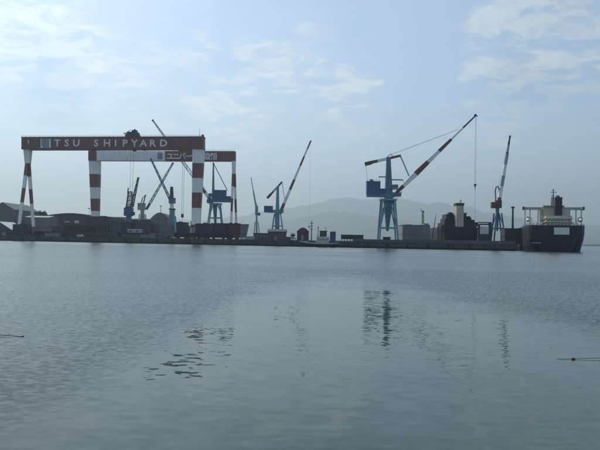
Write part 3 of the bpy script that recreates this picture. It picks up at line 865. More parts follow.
def mid_crane():                                                      # striped jib, x 277
    D = 545
    c = Crane('slim grey-blue jib crane with steep striped boom standing left of the hazy mountain', 277.3, D)
    T = 'crane_teal'; Gm = 'crane_grey'
    c.portal(274.4, 280.6, 214, 271, 284, .8, T, 3.4, tie=226)
    c.part('column', lambda mb: mb.frustum(c.p(277.2, 232), 3.4, 3.4, c.p(277.2, 212.6), 4.0, 4.0, T))
    c.part('slewing_deck', lambda mb: c.pbox(mb, 268, 283.4, 209.8, 212.8, 0, 5, T))
    house(c, 264.2, 272.8, 206.4, 212.4, 0, 6, 'house_blue', 2)
    c.part('tower', lambda mb: mb.frustum(c.p(277.4, 212), 3.2, 3.2, c.p(277.8, 186.6), 2.0, 2.2, T))
    a, b = c.p(267.2, 198.2), c.p(282.2, 181.8)
    bb = c.part('balance_beam', lambda mb: mb.striped(a, b, 1.6, 1.3, 2.0, 1.8, [0, .4, .75, 1], ['dark_steel', Gm, 'dark_steel']))
    c.part('counterweight', lambda mb: mb.beam(a, a.lerp(b, .25), 1.9, 'dark_steel', d0=2.6), bb)
    f, t = c.p(279.8, 213.6), c.p(310.6, 141.4)
    j = c.part('jib', lambda mb: mb.striped(f, t, 2.7, 1.1, 2.6, 1.2, [0, .14, .33, .47, .66, .79, 1 - .1, 1], ['crane_red', 'crane_white']))
    c.part('jib_head', lambda mb: mb.tube(t + Vector((0, -.6, 0)), t + Vector((0, .6, 0)), .8, 'dark_steel', n=12), j)
    for dy in (-.7, .7):
        c.part('link_rod', lambda mb: mb.beam(c.p(282, 182.2, dy), c.p(284.8, 201.4, dy), .45, Gm))
    c.part('operator_cab', lambda mb: (c.pbox(mb, 280.4, 283.6, 209, 212.6, -2.8, 2.2, T), c.pbox(mb, 280.7, 283.4, 209.6, 211.2, -3.95, .1, 'glass')))
    c.part('hoist_rope', lambda mb: mb.tube(t, Vector((t.x, t.y, P(310, 226, D).z)), .05, 'rope_steel', n=5))
    c.part('hook_block', lambda mb: mb.frustum((t.x, t.y, P(310, 228, D).z), .7, .7, (t.x, t.y, P(310, 226, D).z), 1.3, 1, 'dark_steel'))
mid_crane()

def thin_crane():                                                     # x 257
    D = 640
    c = Crane('thin pale crane with near-upright boom, just right of the far gantry', 256.6, D)
    Gm = 'crane_grey'
    c.portal(255.2, 258.2, 222, 253.6, 259.6, .6, Gm, 2.2)
    c.part('column', lambda mb: mb.frustum(c.p(256.6, 236), 1.8, 1.8, c.p(256.7, 214.6), 1.6, 1.6, Gm))
    c.part('machine_house', lambda mb: c.pbox(mb, 255.2, 258.0, 206.0, 215, 0, 3, 'crane_teal'))
    c.part('operator_cab', lambda mb: c.pbox(mb, 258.0, 260.2, 212.8, 215.6, -.5, 2, 'dark_steel'))
    c.part('jib', lambda mb: mb.striped(c.p(256.2, 208), c.p(251.0, 177.4), 1.5, .9, 1.4, .9, [0, .55, 1], [Gm, 'crane_white']))
    c.part('mast', lambda mb: mb.beam(c.p(256.8, 206), c.p(256.4, 203), .7, Gm))
    c.rope(c.p(256.4, 203), c.p(252, 182), .07)
thin_crane()

def left_cranes():
    # A: dark crane with twin mast
    D = 590
    c = Crane('dark teal lattice crane seen end-on, boom nearly upright, under the gantry trolley', 128.6, D)
    T = 'crane_blue'
    c.portal(126.4, 131.4, 219, 124.4, 133.4, .9, T, 3, tie=228)
    c.part('column', lambda mb: mb.frustum(c.p(128.8, 234), 3.6, 3.6, c.p(128.8, 215.6), 4.0, 4.0, T))
    house(c, 124.6, 132.8, 208.4, 215.8, 0, 6, 'house_blue', 2)
    c.part('cab_roof', lambda mb: mb.frustum(c.p(128.8, 208.4), 7, 5, c.p(128.8, 206.4), 4.5, 3.5, 'dark_steel'))
    c.part('operator_cab', lambda mb: c.pbox(mb, 132.9, 135, 212, 215.2, -1, 2.2, 'dark_steel'))
    c.part('mast_frame', lambda mb: (mb.lattice(c.p(129.4, 207), c.p(130.2, 191.6), 5.4, 3.2, 3, 2, 7, .55, 'dark_steel'), mb.beam(c.p(127.6, 193), c.p(128.4, 187.8), .8, 'dark_steel')))
    f, t = c.p(131.8, 207), c.p(136.6, 177.6, 6)
    j = c.part('jib', lambda mb: mb.lattice(f, t, 2.4, 1.0, 2.2, 1.0, 12, .5, 'dark_steel'))
    c.part('jib_head', lambda mb: mb.tube(t + Vector((0, -.6, 0)), t + Vector((0, .6, 0)), 1.0, 'dark_steel', n=12), j)
    c.rope(c.p(128.4, 188), t, .06)
    # B: pale crane, boom to the right
    D = 670
    c = Crane('small pale grey crane with boom slanting up to the right, left of the white-collared crane', 142.4, D)
    Gm = 'crane_grey'
    c.portal(140.2, 144.8, 214, 138.4, 146.6, .9, Gm, 3, tie=224)
    c.part('column', lambda mb: mb.frustum(c.p(142.4, 234), 2.6, 2.6, c.p(142.4, 210), 3.4, 3.4, Gm))
    house(c, 138.2, 145.0, 203.6, 210, 0, 6, 'crane_grey', 2)
    c.part('mast', lambda mb: (mb.beam(c.p(143.2, 204), c.p(145.6, 194.6), 1.0, 'dark_steel'), mb.beam(c.p(140.8, 204), c.p(142.6, 198), .8, 'dark_steel'), mb.beam(c.p(142.6, 198), c.p(145.6, 195), .6, 'dark_steel')))
    f, t = c.p(146.4, 209.4), c.p(172.8, 163.4)
    j = c.part('jib', lambda mb: (mb.striped(f, f.lerp(t, .14), 2.2, 2.0, 2, 2, [0, 1], ['dark_steel']), mb.lattice(f.lerp(t, .14), t, 2.0, 1.2, 2, 1.2, 16, .45, Gm)))
    c.part('jib_head', lambda mb: mb.tube(t + Vector((0, -.6, 0)), t + Vector((0, .6, 0)), 1.1, 'dark_steel', n=12), j)
    c.rope(c.p(145.6, 194.8), f.lerp(t, .9), .06)
    # C: teal crane with white collar, boom to the left
    D = 605
    c = Crane('teal crane with white collar on its tower, thin boom slanting up to the left', 172, D)
    c.portal(170, 174.8, 216, 168.4, 176.4, .9, 'crane_teal', 3, tie=226)
    c.part('column', lambda mb: (mb.frustum(c.p(172.2, 234), 4.6, 4.6, c.p(172.2, 209), 4.2, 4.2, 'crane_teal'), mb.frustum(c.p(172.0, 209), 3.2, 3.2, c.p(171.6, 203.4), 3.0, 3.0, 'crane_white')))
    c.part('ring_platform', lambda mb: c.pbox(mb, 169.4, 175.2, 208.6, 209.8, 0, 6, 'dark_steel'))
    house(c, 169.2, 175.2, 198.4, 203.4, 0, 5, 'crane_blue', 2)
    c.part('tower', lambda mb: mb.frustum(c.p(171.8, 198.6), 3.2, 3, c.p(171.7, 186.8), 2.4, 2.4, 'dark_steel'))
    f, t = c.p(170.4, 200), c.p(151.0, 159.2)
    j = c.part('jib', lambda mb: mb.lattice(f, t, 1.9, 1.0, 1.9, 1.0, 16, .5, 'crane_blue'))
    c.part('jib_head', lambda mb: mb.tube(t + Vector((0, -.6, 0)), t + Vector((0, .6, 0)), .9, 'dark_steel', n=12), j)
    c.rope(c.p(171.7, 187), f.lerp(t, .85), .06)
left_cranes()

def right_crane():                                                    # x 497
    D = 455
    c = Crane('slim crane with steep pale boom between the dark ship and the moored ship', 497.6, D)
    T = 'crane_blue'
    c.portal(495.2, 500.2, 213, 492.4, 503.8, .85, T, 3, tie=228.4)
    c.part('column', lambda mb: mb.frustum(c.p(497.2, 231), 1.0, 1.0, c.p(497.4, 207), 2.2, 2.2, T))
    for dy in (-3, 3):
        c.part('brace', lambda mb: (mb.beam(c.p(494, 226, dy), c.p(497, 212, dy * .4), .5, T), mb.beam(c.p(502, 226, dy), c.p(498, 212, dy * .4), .5, T)))
    house(c, 495.6, 501, 201, 208, 0, 4, 'block_navy', 2)
    c.part('counterweight', lambda mb: c.pbox(mb, 491.2, 495.4, 202.2, 208.2, 0, 3.4, 'primer_red'))
    def arch(mb):
        pts = [(495.8, 201), (495.2, 191), (496.2, 187), (498.2, 186.4), (499.4, 190), (498.8, 201)]
        for a, b in zip(pts, pts[1:]): mb.beam(c.p(*a), c.p(*b), .65, 'dark_steel')
    c.part('mast_frame', arch)
    f, t = c.p(498.6, 203.6), c.p(510.0, 136.4)
    def jb(mb):
        mb.striped(f, f.lerp(t, .74), 2.3, 2.0, 2.2, 1.9, [0, .12, .34, .56, .78, 1], ['crane_red', 'crane_white', 'crane_grey', 'crane_white', 'crane_grey'])
        mb.striped(f.lerp(t, .74), t, 1.6, .9, 1.5, .9, [0, .1, .5, 1], ['dark_steel', 'crane_grey', 'dark_steel'])
    j = c.part('jib', jb)
    c.part('jib_head', lambda mb: mb.tube(t + Vector((0, -.5, 0)), t + Vector((0, .5, 0)), .7, 'dark_steel', n=12), j)
    c.rope(c.p(498, 186.6), f.lerp(t, .72), .06)
right_crane()

# ------------------------------------------------------------------ buildings of the yard
def shed(label, x0, x1, ye, yr, D, depth, wall, roof, kind='gable_side', cat='warehouse', name='warehouse', doors=(), windows=0, win_y=None, rx0=None, rx1=None, lights=(), eave=.5):
    """x0..x1 wall ends, ye eaves row, yr ridge row; kinds: gable_side (ridge along x), gable_end (gable faces us), flat, arch"""
    xa, xb = X(x0, D), X(x1, D); xm = (x0 + x1) / 2
    ze, zr = Z(xm, ye, D), Z(xm, yr, D)
    root = thing(name, label, cat, ((xa + xb) / 2, D, GZ))
    w = MB()
    if kind == 'gable_end':
        w.prism([(xa, GZ), (xb, GZ), (xb, ze), ((xa + xb) / 2, zr), (xa, ze)], D, D + depth, wall)
    else:
        w.box(xa, xb, D, D + depth, GZ, ze, wall)
    wo_ = w.build('wall', root)
    # cladding ribs on the face we see
    rb = MB(); n = max(4, int((xb - xa) / 3.0))
    for i in range(n + 1):
        x = xa + (xb - xa) * i / n
        rb.box(x - .12, x + .12, D - .12, D - .002, GZ, ze - .1, wall)
    tag(rb.build('cladding_rib', wo_), kind='stuff')
    r = MB(); e = eave
    if kind == 'gable_side':
        ym = D + depth / 2
        t = .35
        for s0, s1 in ((D - e, ym), (ym, D + depth + e)):
            za, zb = (ze, zr) if s0 < ym - .1 else (zr, ze)
            r.add([(xa - e, s0, za), (xb + e, s0, za), (xb + e, s1, zb), (xa - e, s1, zb), (xa - e, s0, za + t), (xb + e, s0, za + t), (xb + e, s1, zb + t), (xa - e, s1, zb + t)],
                  [(3, 2, 1, 0), (4, 5, 6, 7), (0, 1, 5, 4), (1, 2, 6, 5), (2, 3, 7, 6), (3, 0, 4, 7)], roof)
        g = MB()
        for xx in (xa + .01, xb - .01):
            g.add([(xx, D, ze), (xx, D + depth, ze), (xx, D + depth / 2, zr)], [(0, 1, 2)], wall)
        g.build('gable', wo_)
    elif kind == 'gable_end':
        c = (xa + xb) / 2; t = .45
        for s in (-1, 1):
            xe = xa if s < 0 else xb
            dz = (zr - ze) / (abs(xe - c)) * e
            r.prism([(c, zr), (xe + s * e, ze - dz), (xe + s * e, ze - dz + t), (c, zr + t)], D - e, D + depth + e, roof)
    elif kind == 'arch':
        pts = []; n = 14
        for i in range(n + 1):
            t = i / n; pts.append((xa - e + (xb - xa + 2 * e) * t, ze + (zr - ze) * math.sin(math.pi * t)))
        for i in range(n):
            (ax, az), (bx, bz) = pts[i], pts[i + 1]
            r.prism([(ax, ze - .02), (bx, ze - .02), (bx, bz + .3), (ax, az + .3)], D - e, D + depth + e, roof)
    else:
        r.box(xa - e, xb + e, D - e, D + depth + e, ze, max(zr, ze + .4), roof)
    ro = r.build('roof', root)
    for dx0, dx1, dy in doors:
        d = MB(); zt = Z(xm, dy, D); a, b = X(dx0, D), X(dx1, D)
        d.box(a, b, D - .2, D - .125, GZ, zt, 'door_grey')
        d.box(a - .2, b + .2, D - .24, D - .13, zt, zt + .3, 'dark_steel')
        d.build('door', root)
    for i in range(windows):
        px = x0 + (x1 - x0) * (i + .5) / windows
        zt = Z(xm, win_y, D); a = X(px, D)
        d = MB(); d.box(a - 1.2, a + 1.2, D - .18, D - .13, zt - .8, zt + .8, 'wall_pale'); f = d.build('window', root)
        d = MB(); d.box(a - 1.0, a + 1.0, D - .21, D - .185, zt - .6, zt + .6, 'glass'); d.build('pane', f)
    for lx0, lx1, ly0, ly1 in lights:                                # pale sheets put in for sun reflections off skylights
        d = MB(); d.box(X(lx0, D), X(lx1, D), D - .9, D - .13, Z(xm, ly1, D), Z(xm, ly0, D), 'roof_pale'); d.build('skylight_glint', root)
    return root

shed('grey-green gabled workshop at the far left edge behind the gantry', -10, 13.2, 209.4, 202.6, 640, 60, 'wall_greygreen', 'wall_greygreen', 'gable_end', windows=0)
shed('long low grey warehouse behind the raking legs of the nearer gantry', 20, 48.2, 217.6, 215.6, 655, 30, 'wall_grey', 'roof_grey', 'gable_side', windows=6, win_y=221, doors=((27, 31, 226), (40, 44, 226)))
shed('low shed with bright white sunlit roof at the left edge', -12, 10.8, 229.0, 222.0, 556, 26, 'wall_dark', 'roof_pale', 'gable_end', doors=((2, 6, 232.5),), eave=1.2)
shed('huge dark assembly hall with gently arched roof left of the far gantry leg', 48.6, 93, 215.6, 213.4, 700, 60, 'wall_dark', 'roof_dark', 'arch', lights=((64.2, 69.6, 221.4, 222.4), (74.6, 78.8, 220.4, 223.2)), windows=5, win_y=227)
shed('long dark hall with slightly lower roof right of the far gantry leg', 93.4, 122, 217.6, 216.2, 720, 50, 'primer_green', 'roof_dark', 'gable_side', windows=4, win_y=222)
shed('dark hall behind the small pale crane and the end-on lattice crane', 122.4, 151.5, 219.6, 218.2, 715, 40, 'wall_dark', 'roof_dark', 'gable_side', windows=4, win_y=224)
shed('pale grey round-roofed store left of the white-collared crane', 150.6, 168.4, 219.0, 212.8, 690, 30, 'wall_grey', 'wall_grey', 'arch', doors=((156, 160, 226),))
shed('red-brown round-topped paint shop behind the moored workboat', 297.2, 308.6, 232.2, 228.0, 470, 14, 'shed_brown', 'shed_brown', 'arch', cat='workshop', name='paint_shop', doors=((301, 304, 235),))
shed('low dark violet-brown store at the foot of the slim mid crane', 268, 286, 232, 229.4, 500, 16, 'block_violet', 'roof_dark', 'gable_side', doors=((274, 277, 236),))
shed('low dark green store with flat roof beside the thin pale crane', 253.6, 268, 233.6, 233.0, 520, 14, 'primer_green', 'roof_dark', 'flat', windows=3, win_y=236)

# small round roof vent and mast on the pale store
def mast_pole(label, px, ytop, D, r, m, name='mast', cat='mast', arms=(), zb=GZ, lamp=False):
    b = gp(px, D); b.z = zb
    root = thing(name, label, cat, b)
    t = Vector((b.x, D, Z(px, ytop, D)))
    q = MB(); q.tube(b, t, r, m, r * .6, n=8); q.build('pole', root)
    q = MB(); q.box(b.x - r * 3, b.x + r * 3, D - r * 3, D + r * 3, zb, zb + .3, m); q.build('base', root)
    for y, half in arms:
        q = MB(); z = Z(px, y, D); q.beam((b.x - half, D, z), (b.x + half, D, z), r * 1.2, m); q.build('crossarm', root)
    if lamp:
        q = MB(); q.box(t.x - 1.0, t.x + 1.0, D - .5, D + .5, t.z - .3, t.z + .7, 'dark_steel'); q.build('floodlight', root)
    return root
mast_pole('lamp mast standing behind the pale round-roofed store', 160.2, 206.2, 730, .45, 'dark_steel', 'lamp_mast', 'lamp mast', lamp=True)
mast_pole('green lattice-like signal mast right of the red-brown paint shop', 311.4, 220.6, 466, .42, 'primer_green', 'signal_mast', 'mast', arms=((223.5, 1.1), (226, .9), (229, 1.1)))
mast_pole('short thin dark pole beside the workboat wheelhouse', 318.0, 226.0, 462, .32, 'primer_green', 'pole', 'pole', arms=((228, .7),))
mast_pole('tall dark blue vent pipe standing left of the moored ship', 512.6, 206.4, 452, .95, 'block_navy', 'vent_pipe', 'pipe', arms=((207.5, 1.1),))
mast_pole('thin grey lamp pole between the grey and the dark hall near the far gantry leg', 88.5, 208.6, 745, .25, 'dark_steel', 'lamp_pole', 'lamp pole', lamp=True)

# trees in a dark clump behind the left warehouse
def wood(x0, x1, ytop, D, seed, n):
    rnd = random.Random(seed); mb = MB()
    xa, xb = X(x0, D), X(x1, D); zt = Z((x0 + x1) / 2, ytop, D)
    for k in range(n):
        u = rnd.random() * 2 - 1; w = rnd.random() * 2 - 1
        hh = (zt - GZ) * max(0.1, (1 - u * u)) ** .5 * (1 + .12 * noise.noise(Vector((u * 5, seed, w * 3))))
        p = Vector(((xa + xb) / 2 + u * (xb - xa) / 2, D + w * 14, GZ + hh * (rnd.random() ** .5)))
        s = rnd.uniform(.5, 1.1)
        a = Vector((rnd.gauss(0, 1), rnd.gauss(0, 1), rnd.gauss(0, 1))).normalized(); b = a.orthogonal().normalized()
        mb.add([p + a * s, p + b * s, p - a * s, p - b * s], [(0, 1, 2, 3)], 'leaf_dark')
    core = MB(); 
    for k in range(10):
        u = -0.9 + 1.8 * k / 9; x = (xa + xb) / 2 + u * (xb - xa) / 2
        mb.tube((x, D, GZ - .2), (x + .3, D, GZ + (zt - GZ) * (1 - u * u) ** .5 * .8), .35, 'bark', .12, n=6)
    return tag(mb.build('wooded_knoll'), kind='stuff')
tag(wood(12.5, 27, 210.6, 720, 3, 5200), 'dark wooded knoll rising left of the nearer gantry foot', 'trees')
tag(wood(32, 47.5, 211.8, 720, 5, 5200), 'dark wooded knoll right of the raking gantry legs', 'trees')

# ------------------------------------------------------------------ ship sections waiting on the yard
def block(label, x0, x1, y0, D, depth, m, deck=True, slope=0.0, openings=2, trestle=1.2, name='hull_block', cat='hull block', toprow=()):
    xa, xb = X(x0, D), X(x1, D); zt = Z((x0 + x1) / 2, y0, D)
    root = thing(name, label, cat, ((xa + xb) / 2, D, GZ))
    zb = GZ + trestle; w = xb - xa
    s = MB()
    s.prism([(xa, zb), (xb - slope, zb), (xb, zt), (xa, zt)] if slope >= 0 else [(xa - slope, zb), (xb, zb), (xb, zt), (xa, zt)], D, D + depth, m)
    so = s.build('shell', root)
    r = MB(); n = max(3, int(w / 2.2))
    for i in range(n + 1):
        x = xa + .3 + (w - .6) * i / n
        lo = zb + .1
        if slope > 0 and x > xb - slope: lo = zb + (zt - zb) * (x - (xb - slope)) / slope
        if slope < 0 and x < xa - slope: lo = zb + (zt - zb) * ((xa - slope) - x) / (-slope)
        if zt - lo > .5: r.box(x - .1, x + .1, D - .35, D - .004, lo, zt - .05, m)
    tag(r.build('stiffener', so), kind='stuff')
    if deck:
        for k in (.42, 1.0):
            q = MB(); z = zb + (zt - zb) * k
            q.box(xa - .25 + (max(0, -slope) * (1 - k)), xb + .25 - (max(0, slope) * (1 - k)), D - .55, D + depth + .3, z, z + .22, m); q.build('deck_plate', root)
    for i in range(openings):
        x = xa + w * (i + .5 + random.uniform(-.15, .15)) / max(1, openings); z = zb + (zt - zb) * .2
        if slope > 0 and x + 1 > xb - slope: continue
        q = MB(); q.box(x - .8, x + .8, D - .42, D - .36, z, z + (zt - zb) * .18 + .5, 'block_dark'); q.build('opening', root)
    for i in range(4):
        x = xa + w * (.12 + .76 * (i % 2)) * .86 + .4; y = D + depth * (.2 + .6 * (i // 2))
        q = MB(); q.frustum((x, y, GZ), 1.3, 1.3, (x, y, zb + .01), .9, .9, 'concrete'); q.build('trestle', root)
    for px0, px1, py0 in toprow:
        q = MB(); q.box(X(px0, D), X(px1, D), D + 1, D + depth * .6, zt + .22, Z((px0 + px1) / 2, py0, D), m); q.build('fitting', root)
    return root

block('dark blue-grey steel section in front of the nearer gantry raking legs', 12.5, 27, 224.6, 514, 9, 'block_navy', toprow=((19, 23, 223.6),))
block('low steel section with pinkish top plate right of the nearer gantry raking legs', 28.0, 45.4, 227.0, 536, 14, 'roof_pink', openings=3)
block('dark steel section in front of the pinkish one, by the quay edge', 34, 48, 231.6, 524, 9, 'block_dark')
block('dark violet section in front of the arched hall, left of two', 49.5, 62, 226.4, 560, 14, 'block_violet')
block('big black section in front of the arched hall', 63, 85.6, 225.6, 575, 16, 'block_dark', openings=3)
block('low dark section on the quay below the arched hall', 68, 92, 232.4, 515, 8, 'block_violet', openings=4)
block('tall grey steel section hiding the foot of the far gantry rigid leg', 87.2, 108, 216.6, 592, 14, 'wall_dark', openings=4, toprow=((99, 104, 215.8),))
block('green primed section between the far gantry leg and the end-on crane', 108.6, 119.8, 222, 592, 14, 'primer_green', toprow=((111, 114, 220.8),))
block('low green section on the quay in front of the grey one', 96, 116, 232.2, 508, 8, 'primer_green', openings=3)
block('blue section at the foot of the end-on lattice crane', 120.4, 131, 222.6, 566, 12, 'block_navy')
block('violet section with two tiers right of the end-on lattice crane', 131.8, 150.5, 221.2, 572, 14, 'block_violet', toprow=((139, 147, 219.8),))
block('wide low dark section on the quay below the lattice crane', 118, 146, 233.0, 500, 8, 'block_dark', openings=4)
block('grey section at the foot of the pale round-roofed store', 151.6, 168.6, 224.4, 585, 14, 'primer_grey', openings=2)
block('navy section right of the white-collared crane tower', 176.0, 186.4, 222.4, 580, 12, 'block_navy', toprow=((178, 181, 221.4),))
block('small navy section with rounded shoulder left of the gantry rigid leg', 184.4, 189.6, 226.0, 545, 9, 'block_navy', slope=1.5)
block('low dark grey section in the centre of the left quay', 150, 172, 233.4, 496, 8, 'primer_grey', openings=4)
block('long low dark section on the quay under the nearer gantry rigid leg', 174, 200, 233.2, 488, 8, 'block_dark', openings=4)
block('tall navy section hiding the foot of the nearer gantry rigid leg', 195.4, 210.2, 223.8, 500, 10, 'block_navy', toprow=((203, 206, 222.6),))
block('broad blue section under the legs of the blue dock crane', 210.8, 226.2, 223.4, 536, 12, 'block_navy', openings=3)
block('dark red primed section at the foot of the far gantry right leg', 227.4, 239.6, 223.6, 540, 12, 'primer_red', toprow=((229, 231, 222.4), (234, 237, 222.8)))
block('pale grey flared hull section right of the dark red one', 239.9, 247.8, 224.4, 538, 12, 'primer_grey', slope=2.4, openings=1)
block('low dark section on the quay below the dark red one', 204, 234, 234.0, 476, 8, 'block_dark', openings=5)
block('grey bulk hull section right of the large blue crane', 402.4, 430.0, 225.2, 462, 20, 'primer_grey', openings=0, toprow=((406, 412, 224.4), (424, 429, 223.4)))
block('low dark section half hidden by the sea wall under the large blue crane', 383.4, 390.6, 237.2, 449, 3, 'block_dark', openings=1)
block('dark brownish section left of the moored ship, under the vent pipe', 504.6, 524.5, 228.6, 437, 9, 'block_violet', openings=2)

# pale pieces lit on top, small huts, containers and vehicles along the quay
def container(label, px, D, ybase_z, m, L=12.2, group='containers on the quay'):
    p = gp(px, D); p.z = ybase_z
    root = thing('shipping_container', label, 'container', p, group)
    q = MB(); q.box(p.x - L / 2, p.x + L / 2, D, D + 2.4, p.z + .12, p.z + 2.6, m); b = q.build('body', root)
    q = MB(); n = int(L / .6)
    for i in range(n): q.box(p.x - L / 2 + .2 + i * .6, p.x - L / 2 + .45 + i * .6, D - .06, D - .002, p.z + .25, p.z + 2.45, m)
    tag(q.build('corrugation', b), kind='stuff')
    for sx in (-1, 1):
        for dy in (0.08, 2.32):
            q = MB(); x = p.x + sx * (L / 2 - .1); q.box(x - .12, x + .12, D + dy - .12, D + dy + .12, p.z, p.z + 2.66, 'dark_steel'); q.build('corner_post', root)
    return root
container('grey-green container nearest the end-on lattice crane foot, on the quay', 130.4, 496, GZ, 'primer_green')
container('grey container on the left quay right of the grey-green one', 147.2, 490, GZ, 'primer_grey')
container('dark blue container on the quay near the left edge', 14, 519, GZ, 'block_navy')
container('grey container on the quay in front of the pinkish section', 52, 512, GZ, 'primer_grey')
container('rust red container standing left of the paint shop', 288.4, 462, GZ, 'primer_red', 6.1)
container('pale container between the flared section and the thin crane', 250.6, 480, GZ, 'wall_pale', 6.1)

def van(label, px, D, m):
    p = gp(px, D); root = thing('parked_van', label, 'van', p, 'vans parked on the quay')
    q = MB(); L, H = 4.6, 1.95; x = p.x
    q.prism([(x - L / 2, GZ + .45), (x + L / 2, GZ + .45), (x + L / 2, GZ + 1.15), (x + L / 2 - .75, GZ + 1.3), (x + L / 2 - 1.3, GZ + H), (x - L / 2 + .1, GZ + H), (x - L / 2, GZ + 1.2)], D, D + 1.8, m)
    q.build('body', root)
    q = MB(); q.prism([(x - 1.9, GZ + 1.25), (x + 1.5, GZ + 1.25), (x + 1.05, GZ + 1.8), (x - 1.9, GZ + 1.8)], D - .02, D - .004, 'glass'); q.build('window', root)
    for sx in (-1.45, 1.45):
        for dy in (.02, 1.6):
            q = MB(); q.tube((x + sx, D + dy, GZ + .34), (x + sx, D + dy + .2, GZ + .34), .34, 'rubber', n=12); q.build('wheel', root)
van('white van parked near the flared hull section', 242.6, 473, 'ship_white')
van('white van parked left of the workboat', 294.2, 449, 'ship_white')
van('white van parked below the arched hall', 80, 505, 'ship_white')

def hut(label, x0, x1, y0, D, depth, wall, roof):
    return shed(label, x0, x1, y0 + .4, y0, D, depth, wall, roof, 'flat', cat='hut', name='site_hut', windows=2, win_y=y0 + 2.2, doors=((x0 + 1, x0 + 2.2, y0 + 2),), eave=.3)
hut('row hut with white fascia below the violet section', 127.4, 140.6, 229.2, 545, 6, 'wall_pale', 'roof_pale')
hut('small pale hut at the left foot of the nearer gantry rigid leg', 191.0, 194.6, 224.2, 505, 5, 'ship_cream', 'roof_pale')
hut('small white hut left of the red-brown paint shop', 291.4, 294.4, 233.2, 468, 4, 'ship_white', 'roof_pale')

def shelter():
    D = 452
    xa, xb = X(341.2, D), X(363.2, D)
    root = thing('open_shelter', 'long dark flat-roofed shelter on pale posts between workboat and blue crane', 'shelter', ((xa + xb) / 2, D, GZ))
    z1, z0 = Z(352, 235.2, D), Z(352, 239.2, D)
    MB().box(xa, xb, D - 2, D + 3, z0, z1, 'block_dark').build('roof', root)
    MB().box(xa - .3, xb + .3, D - 2.3, D + 3.3, z1, z1 + .3, 'roof_dark').build('roof_edge', root)
    for i in range(8):
        x = xa + .4 + (xb - xa - .8) * i / 7
        for dy in (-1.6, 2.6): MB().box(x - .2, x + .2, D + dy - .2, D + dy + .2, GZ, z0, 'ship_cream').build('post', root)
shelter()

# ------------------------------------------------------------------ workboat at the quay
def workboat():
    D = 431.0
    xa, xb = X(299.5, D), X(338.5, D)
    root = thing('workboat', 'small workboat with pale deckhouse and dark hull moored below the paint shop', 'boat', ((xa + xb) / 2, D, 0))
    Lb = xb - xa; hw = 3.4
    st = [(0, .72, 2.5), (.06, .9, 2.2), (.3, 1, 1.9), (.6, 1, 1.9), (.8, .82, 2.3), (.93, .4, 2.9), (1.0, .04, 3.3)]
    for nm, lo, hi, m in (('hull', -1, None, 'hull_navy'), ('bulwark', 0, .75, 'wall_pale')):
        v, f = [], []
        for t, b, h in st:
            x = xb - Lb * t
            z0, z1 = (-1.0, h) if nm == 'hull' else (h + .001, h + .8)
            k = .8 if nm == 'hull' else 1.0
            v += [(x, D - b * hw * k, z0), (x, D - b * hw, z1), (x, D + b * hw, z1), (x, D + b * hw * k, z0)]
        n = len(st)
        for i in range(n - 1):
            for j in range(3): f.append((i * 4 + j, i * 4 + j + 1, i * 4 + j + 5, i * 4 + j + 4))
        f += [(0, 1, 2, 3), tuple(range(4 * n - 1, 4 * n - 5, -1))]
        MB().add(v, f, m).build(nm, root)
    def bx(nm, x0, x1, y0, y1, d, m, par=None):
        zc = (x0 + x1) / 2
        return MB().box(X(x0, D), X(x1, D), D - d, D + d, Z(zc, y1, D), Z(zc, y0, D), m).build(nm, par or root)
    dk = bx('deckhouse', 316.5, 329, 236.6, 245.2, 2.4, 'ship_cream')
    for i in range(5):
        px = 317.8 + i * 2.4; MB().box(X(px, D), X(px + .9, D), D - 2.46, D - 2.405, Z(px, 240.4, D), Z(px, 239, D), 'glass').build('window', dk)
    wh = bx('wheelhouse', 319.8, 326.6, 231.4, 236.5, 2.0, 'block_dark')
    bx('window_band', 320.2, 326.2, 232.4, 234, 2.05, 'glass', wh)
    bx('wheelhouse_roof', 319.2, 327.4, 230.8, 231.4, 2.3, 'dark_steel', wh)
    bx('funnel', 330.0, 335.6, 231.6, 244.6, 1.3, 'rimlight_funnel_blue')
    bx('winch', 304.6, 308.6, 241.2, 244.8, 1.2, 'wall_pale')
    bx('cargo_hatch', 309.5, 316.0, 242.4, 244.9, 1.8, 'wall_pale')
    p = Vector((X(325.6, D), D, Z(325, 231, D)))
    q = MB(); q.tube(p, p + Vector((0, 0, 2.4)), .14, 'dark_steel'); q.beam(p + Vector((-.9, 0, 1.6)), p + Vector((.9, 0, 1.6)), .14, 'dark_steel'); q.build('mast', root)
    q = MB()
    for i in range(7):
        x = xa + 3 + i * (Lb - 6) / 6
        q.tube((x, D - hw - .25, .9), (x, D - hw + .05, .9), .5, 'rubber', n=10)
    q.build('tyre_fender', root)
workboat()

